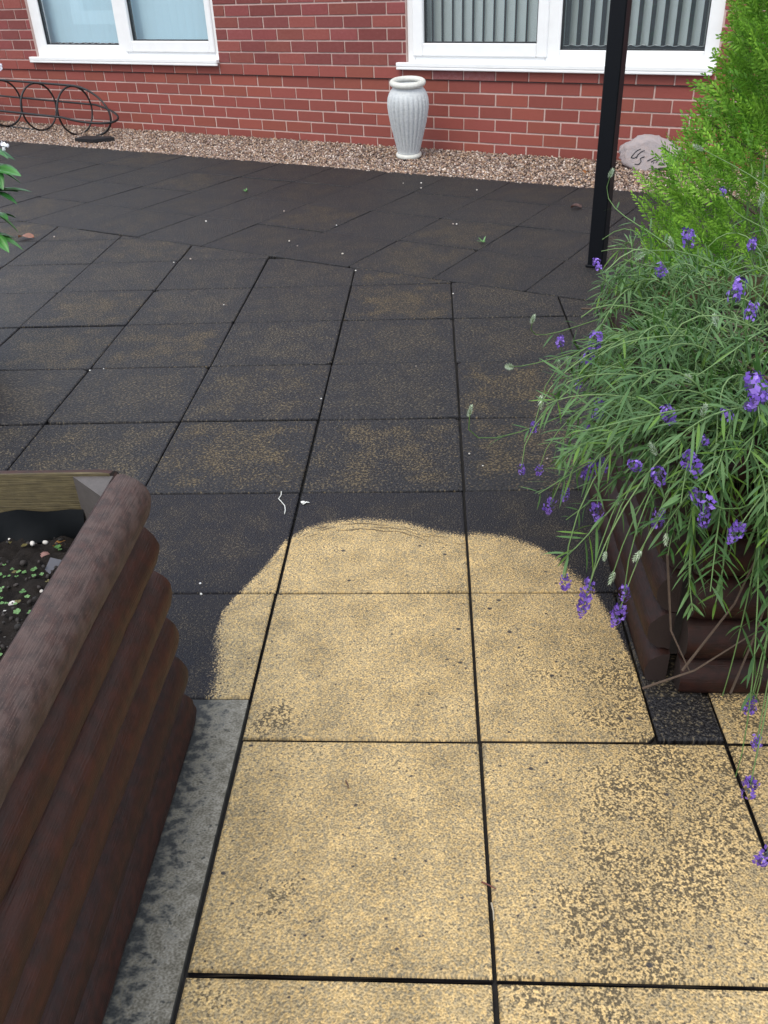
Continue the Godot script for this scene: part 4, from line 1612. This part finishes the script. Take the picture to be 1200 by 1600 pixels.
func lavender() -> void:
	var heads := []
	var buds := []
	for k in 5:
		heads.append(flower_head(100 + k))
		buds.append(bud_head(200 + k))
	var plants := []
	var labels := ["lavender bush spilling over the front logs of the dark planter", "lavender bush in the middle of the dark log planter", "lavender bush at the end of the dark log planter next to the conifer"]
	for k in 3:
		plants.append(thing("lavender_plant", gframe, labels[k], "lavender", "lavender bushes in the log planter"))
	var pick := func(y: float) -> Node3D:
		return plants[0] if y < 0.72 else (plants[1] if y < 1.05 else plants[2])
	# flowering and budding stems, each to its own tip
	for kind in 2:
		for f: Array in (FLOWERS if kind == 0 else BUDS):
			var tip := Vector3(f[0], f[2], -f[1])
			var base := Vector3(clampf(tip.x + rr(0.10, 0.24), 0.78, 1.15), 0.44, -clampf(f[1] + rr(0.04, 0.22), 0.60, 1.22))
			var low := tip.y < 0.44
			var rise := rr(0.10, 0.16) if low else rr(0.04, 0.10)
			var m1: Vector3 = base + UP * (rise + maxf(0.0, tip.y - base.y) * 0.5)
			var end_dir := Vector3(rr(-0.5, 0.2), rr(0.2, 0.9), rr(-0.2, 0.5))
			if low:
				end_dir = Vector3(rr(-0.35, 0.1), rr(-1.1, -0.5), rr(-0.1, 0.35))
			end_dir = end_dir.normalized()
			var m2 := tip - end_dir * base.distance_to(tip) * 0.45
			if low:
				m2.y = max(m2.y, 0.50)
			var o := part("sprig", sprig(base, m1, m2, tip, 16.0, 0.05, 0.045), M.leaf, pick.call(f[1]))
			var yax := end_dir
			var xax := yax.cross(Vector3(0.3, 0.1, 0.9)).normalized()
			var tf := Transform3D(Basis(xax, yax, xax.cross(yax)).rotated(yax, rr(0, TAU)).scaled_local(Vector3.ONE * f[3] * (1.14 if kind == 0 else 0.8)), tip - yax * 0.013 * f[3])
			if kind == 0:
				part("flower_head", heads[rng.randi() % 5], M.petal, o, tf)
			else:
				part("flower_bud", buds[rng.randi() % 5], M.petal, o, tf)
	# leafy shoots that make the bulk of the bushes
	for k in 335:
		var y := rr(0.57, 1.24)
		var x := rr(0.755, 1.22)
		var a := Vector3(x, 0.435, -y)
		var out := Vector3(x - 0.98, 0, -(y - 1.02)) * 1.2 + Vector3(rr(-1, 1), 0, rr(-1, 1)) * 0.6
		out = out.normalized()
		var d := a + out * rr(0.05, 0.2) + UP * rr(0.02, 0.13)
		if k < 135:
			# hangs over the side
			y = rr(0.58, 1.2)
			a = Vector3(rr(0.76, 0.90), 0.435, -y)
			d = Vector3(rr(lerpf(0.48, 0.66, clampf((y - 0.6) / 0.6, 0.0, 1.0)), 0.74), rr(0.30, 0.57), -(y + rr(-0.16, 0.06)))
			out = Vector3(-1, 0, 0.2)
		elif k < 225:
			# hangs over the front
			y = rr(0.57, 0.74)
			a = Vector3(x, 0.435, -y)
			d = Vector3(x + rr(-0.14, 0.05), rr(0.27, 0.56), -rr(0.36, 0.54))
			out = Vector3(-0.2, 0, 1)
		var m1 := a + UP * rr(0.08, 0.16) + out * 0.03
		var m2 := d + UP * rr(0.0, 0.09) - out * 0.05 + Vector3(rr(-1, 1), rr(-1, 1), rr(-1, 1)) * 0.03
		part("sprig", sprig(a, m1, m2, d, rr(36.0, 56.0), 0.30, rr(0.030, 0.058)), M.leaf, pick.call(y))
	# long trails down the front near the path
	for k in 46:
		var x := rr(0.80, 0.98)
		var a := Vector3(x, 0.44, -0.60)
		var d := Vector3(x + rr(-0.05, 0.03), rr(0.06, 0.34), -rr(0.22, 0.46))
		part("sprig", sprig(a, a + Vector3(0, 0.12, 0.10), d + Vector3(0, 0.16, 0.02), d, 26.0, 0.2, 0.048), M.leaf, plants[0])
	# thin flowerless stalks that criss-cross the bushes
	for k in 46:
		var y := rr(0.6, 1.2)
		var a := Vector3(rr(0.77, 1.0), 0.44, -y)
		var d := Vector3(a.x + rr(-0.34, 0.1), rr(0.36, 0.66), -(y + rr(-0.26, 0.1)))
		d.x = maxf(d.x, lerpf(0.52, 0.72, clampf((y - 0.6) / 0.7, 0.0, 1.0)))
		part("sprig", sprig(a, a + UP * rr(0.1, 0.2), d + Vector3(rr(0.02, 0.1), rr(0.02, 0.12), 0), d, 12.0, 0.1, 0.04), M.leaf, pick.call(y))
	# old woody stems at the base
	for p: int in 3:
		var wood := begin()
		for k in 12:
			var y: float = [0.68, 0.88, 1.1][p] + rr(-0.09, 0.09)
			var a := Vector3(rr(0.78, 1.1), 0.425, -y)
			var d := a + Vector3(rr(-0.16, 0.1), rr(0.03, 0.12), rr(-0.12, 0.12))
			add_tube(wood, PackedVector3Array([a, a.lerp(d, 0.5) + UP * 0.03, d]), 0.0042, 0.002, 5)
		part("woody_stems", done(wood), M.bark, plants[p])
	# bare dry twigs that lean on the planter
	var st := begin()
	for q: Array in [[[0.69, 0.50, 0.03], [0.76, 0.47, 0.10], [0.86, 0.50, 0.16]], [[0.74, 0.47, 0.10], [0.80, 0.47, 0.24], [0.86, 0.52, 0.40]], [[0.70, 0.52, 0.30], [0.72, 0.50, 0.16], [0.755, 0.48, 0.09]], [[0.84, 0.50, 0.02], [0.85, 0.49, 0.14], [0.87, 0.50, 0.30]]]:
		var pts := PackedVector3Array()
		for p: Array in q:
			pts.append(Vector3(p[0], p[2], -p[1]))
		add_tube(st, pts, 0.0024, 0.0012, 5)
	part("dry_twig", done(st), M.bark, plants[0])


# ---------------------------------------------------------------- small things
func soil_details() -> void:
	# seedlings in the bare planter
	var st := begin()
	for k in 420:
		var x := rr(-0.52, -0.145)
		var y := rr(-0.1, 0.42)
		var c := Vector3(0.07, 0.18, 0.045).lerp(Vector3(0.15, 0.28, 0.10), rng.randf())
		if rng.randf() < 0.15:
			c = Vector3(0.12, 0.10, 0.03)
		var p := Vector3(x, soil_h(x, y, 0.395) + rr(0.004, 0.014), -y)
		var n := 3 + rng.randi() % 3
		var s := rr(0.0014, 0.0032) * (1.5 if k % 37 == 0 else 1.0)
		var a0 := rr(0, TAU)
		st.set_color(Color(c.x, c.y, c.z))
		for j in n:
			var a := a0 + TAU * j / n
			var d := Vector3(cos(a), rr(-0.1, 0.35), sin(a))
			var w := Vector3(-sin(a), 0, cos(a)) * s * 0.85
			var m := p + d * s
			quad(st, p, m - w, p + d * s * 1.75, m + w)
	var cover := part("clover_seedlings", done(st), M.leaf, null, gframe)
	tag(cover, "scatter of tiny green clover seedlings on the bare dark soil", "seedlings", "", "stuff")
	var peb := stone_mesh(8, 0.7)
	var spots := [[-0.303, 0.429, 0.006], [-0.293, 0.437, 0.005], [-0.248, 0.425, 0.005], [-0.261, 0.412, 0.0055], [-0.24, 0.283, 0.007], [-0.241, 0.263, 0.005], [-0.31, 0.35, 0.004], [-0.27, 0.33, 0.004], [-0.29, 0.25, 0.006], [-0.22, 0.21, 0.0045], [-0.33, 0.39, 0.005], [-0.21, 0.31, 0.004]]
	for q: Array in spots:
		var m := tinted_copy(peb, Vector3(0.55, 0.52, 0.48))
		var o := part("pebble", m, M.tinted, null, gframe * Transform3D(Basis(UP, rr(0, TAU)).scaled_local(Vector3.ONE * q[2]), Vector3(q[0], soil_h(q[0], q[1], 0.395) + 0.003, -q[1])))
		tag(o, "small pale pebble lying on the bare soil of the planter", "pebble", "pebbles on the soil")
	var rs := part("round_stone", tinted_copy(stone_mesh(13, 0.85), Vector3(0.20, 0.105, 0.09)), M.tinted, null, gframe * Transform3D(Basis().scaled(Vector3.ONE * 0.0105), Vector3(-0.234, 0.395, -0.387)))
	tag(rs, "round pinkish brown stone on the bare planter soil", "stone")
	var chip := prism([Vector2(-0.010, -0.012), Vector2(0.007, -0.015), Vector2(0.012, 0.004), Vector2(0.003, 0.014), Vector2(-0.009, 0.008)], -0.0015, 0.0015)
	var ch := part("slate_chip", tinted_copy(chip, Vector3(0.10, 0.10, 0.115)), M.tinted, null, gframe * Transform3D(Basis(Vector3(0, 0, 1), -0.5) * Basis(Vector3(1, 0, 0), 0.4), Vector3(-0.212, 0.395, -0.362)))
	tag(ch, "flat grey slate chip beside the round stone on the planter soil", "stone")
	dead_leaf("orange dead leaf curled on the planter soil", Vector3(-0.222, 0.396, -0.415), 0.020, Vector3(0.30, 0.14, 0.03), 0.8)

func tinted_copy(m: ArrayMesh, c: Vector3) -> ArrayMesh:
	var a := m.surface_get_arrays(0)
	var cols := PackedColorArray()
	cols.resize(a[Mesh.ARRAY_VERTEX].size())
	cols.fill(Color(c.x, c.y, c.z))
	a[Mesh.ARRAY_COLOR] = cols
	var out := ArrayMesh.new()
	out.add_surface_from_arrays(Mesh.PRIMITIVE_TRIANGLES, a)
	return out

func dead_leaf(label: String, at: Vector3, size: float, c: Vector3, yaw: float) -> void:
	var st := begin()
	st.set_smooth_group(0)
	var g := []
	for i in 7:
		var t := i / 6.0
		var w := size * 0.32 * sin(PI * clampf(t, 0.02, 0.99))
		var line := []
		for k in 3:
			var s := k - 1.0
			line.append(Vector3((t - 0.5) * size, size * (0.10 * absf(s) + 0.12 * sin(t * 4.0 + s)) + size * 0.10, s * w))
		g.append(line)
	for i in 6:
		for k in 2:
			var v := c * rr(0.7, 1.25)
			st.set_color(Color(v.x, v.y, v.z))
			quad(st, g[i][k], g[i + 1][k], g[i + 1][k + 1], g[i][k + 1])
	var o := part("dead_leaf", done(st), M.leaf, null, gframe * Transform3D(Basis(UP, yaw), at))
	tag(o, label, "leaf", "fallen leaves")

func litter() -> void:
	var peb := []
	for k in 4:
		peb.append(tinted_copy(stone_mesh(30 + k, 0.7), [Vector3(0.62, 0.60, 0.56), Vector3(0.50, 0.46, 0.40), Vector3(0.70, 0.69, 0.67), Vector3(0.36, 0.30, 0.26)][k]))
	var spots := [[-0.145, 3.775], [-0.837, 3.925], [-0.454, 4.095], [0.163, 4.689], [0.268, 4.674], [0.581, 4.451], [0.269, 4.541], [-0.48, 2.626], [0.41, 2.692], [-0.072, 3.271], [-0.825, 3.21], [-0.759, 3.253], [-0.006, 1.755], [-0.168, 0.84], [-0.158, 0.803], [0.276, 1.99], [0.457, 1.335], [1.069, 4.987], [0.873, 4.657], [-0.295, 3.425], [-0.345, 3.506], [0.006, 3.02], [-1.559, 3.705], [-0.76, 2.016], [-0.801, 2.002], [0.625, 1.368], [0.425, 1.4], [0.433, 3.737], [0.45, 3.73]]
	for q: Array in spots:
		var s := rr(0.003, 0.0055) * (1.15 if q[1] > 3.0 else 0.75)
		var o := part("grit", peb[rng.randi() % 4], M.tinted, null, gframe * Transform3D(Basis(UP, rr(0, TAU)).scaled_local(Vector3.ONE * s), Vector3(q[0], s * 0.62 + 0.0005, -q[1])))
		tag(o, "single pale grit pebble strayed onto the blackened paving", "pebble", "grit on the paving")
	dead_leaf("reddish brown fallen leaf on the paving by the leafy shrub", Vector3(-1.692, 0.002, -3.683), 0.075, Vector3(0.28, 0.13, 0.09), 0.2)
	dead_leaf("dark brown fallen leaf on the terrace beside the black post", Vector3(1.062, 0.002, -3.97), 0.07, Vector3(0.085, 0.045, 0.04), 0.5)
	dead_leaf("orange fallen leaf on the gravel near the black post", Vector3(1.217, 0.022, -4.70), 0.06, Vector3(0.30, 0.12, 0.04), 1.4)
	# a bit of white string and a scrap of foil
	var st := begin()
	var pts := PackedVector3Array()
	for q: Array in [[-0.048, 1.214], [-0.046, 1.196], [-0.050, 1.181], [-0.040, 1.165], [-0.030, 1.148], [-0.026, 1.130], [-0.025, 1.111]]:
		pts.append(Vector3(q[0], 0.0035, -q[1]))
	add_tube(st, pts, 0.0012, 0.0012, 5)
	var string := part("string", done(st), M.rim, null, gframe)
	tag(string, "short curl of whitish string on the blackened paving", "string")
	var foil := begin()
	for k in 7:
		var a := rr(0, TAU)
		var p := Vector3(rr(-0.012, 0.012), rr(0.001, 0.006), rr(-0.006, 0.006))
		quad(foil, p + Vector3(cos(a), 0, sin(a)) * 0.005, p + Vector3(-sin(a), 0.3, cos(a)) * 0.004, p - Vector3(cos(a), 0, sin(a)) * 0.005, p - Vector3(-sin(a), 0.1, cos(a)) * 0.004)
	var fo := part("foil_scrap", done(foil), M.rim, null, gframe * Transform3D(Basis(), Vector3(0.018, 0.001, -1.162)))
	tag(fo, "crumpled whitish scrap of foil near a paving joint", "litter")
	# bits of twig on the washed slabs
	for q: Array in [[0.405, 0.135, 0.022, 0.5, Vector3(0.13, 0.045, 0.035), "tiny red brown twig beside the joint of the washed slabs"], [0.408, 0.095, 0.026, 1.5, Vector3(0.36, 0.31, 0.23), "pale straw lying across the joint of the washed slabs"], [0.19, 0.31, 0.016, 1.2, Vector3(0.10, 0.055, 0.04), "short brown stalk on the washed sand coloured slab"]]:
		var tw := begin()
		var col: Vector3 = q[4]
		tw.set_color(Color(col.x, col.y, col.z))
		var dir: Vector3 = Vector3(cos(q[3]), 0.0, sin(q[3])) * q[2] * 0.5
		add_tube(tw, PackedVector3Array([-dir, Vector3(0.001, 0.0012, 0.001), dir]), 0.0014, 0.0009, 5)
		var to := part("twig", done(tw), M.tinted, null, gframe * Transform3D(Basis(), Vector3(q[0], 0.0024, -q[1])))
		tag(to, q[5], "twig", "twigs on the washed slabs")
	# weeds in the joints
	for q: Array in [[-0.745, 4.579, 0.030, "tiny green weed sprouting from the terrace near the wall"], [0.563, 3.396, 0.034, "small leafy green weed growing on the terrace near the path edge"]]:
		var w := begin()
		for k in 9:
			var a := rr(0, TAU)
			var c := Vector3(0.08, 0.20, 0.06).lerp(Vector3(0.16, 0.32, 0.12), rng.randf())
			add_leaf(w, Vector3(0, 0.004, 0), Vector3(cos(a), rr(0.15, 0.9), sin(a)).normalized(), q[2] * rr(0.6, 1.2), 0.009, c)
		var o := part("weed", done(w), M.leaf, null, gframe * Transform3D(Basis(), Vector3(q[0], 0.0, -q[1])))
		tag(o, q[3], "weed", "weeds in the paving")
	# broken dark slab edge lying on the gravel
	var sl := part("slab_fragment", prism([Vector2(-0.14, -0.05), Vector2(0.10, -0.10), Vector2(0.16, -0.075), Vector2(0.06, 0.05), Vector2(-0.13, 0.06)], 0.008, 0.03), M.far[0], null, Transform3D(wframe.basis, wp(-2.36, 0.0, 0.56)))
	tag(sl, "broken dark slab fragment on the gravel under the obelisk tip", "slab fragment")
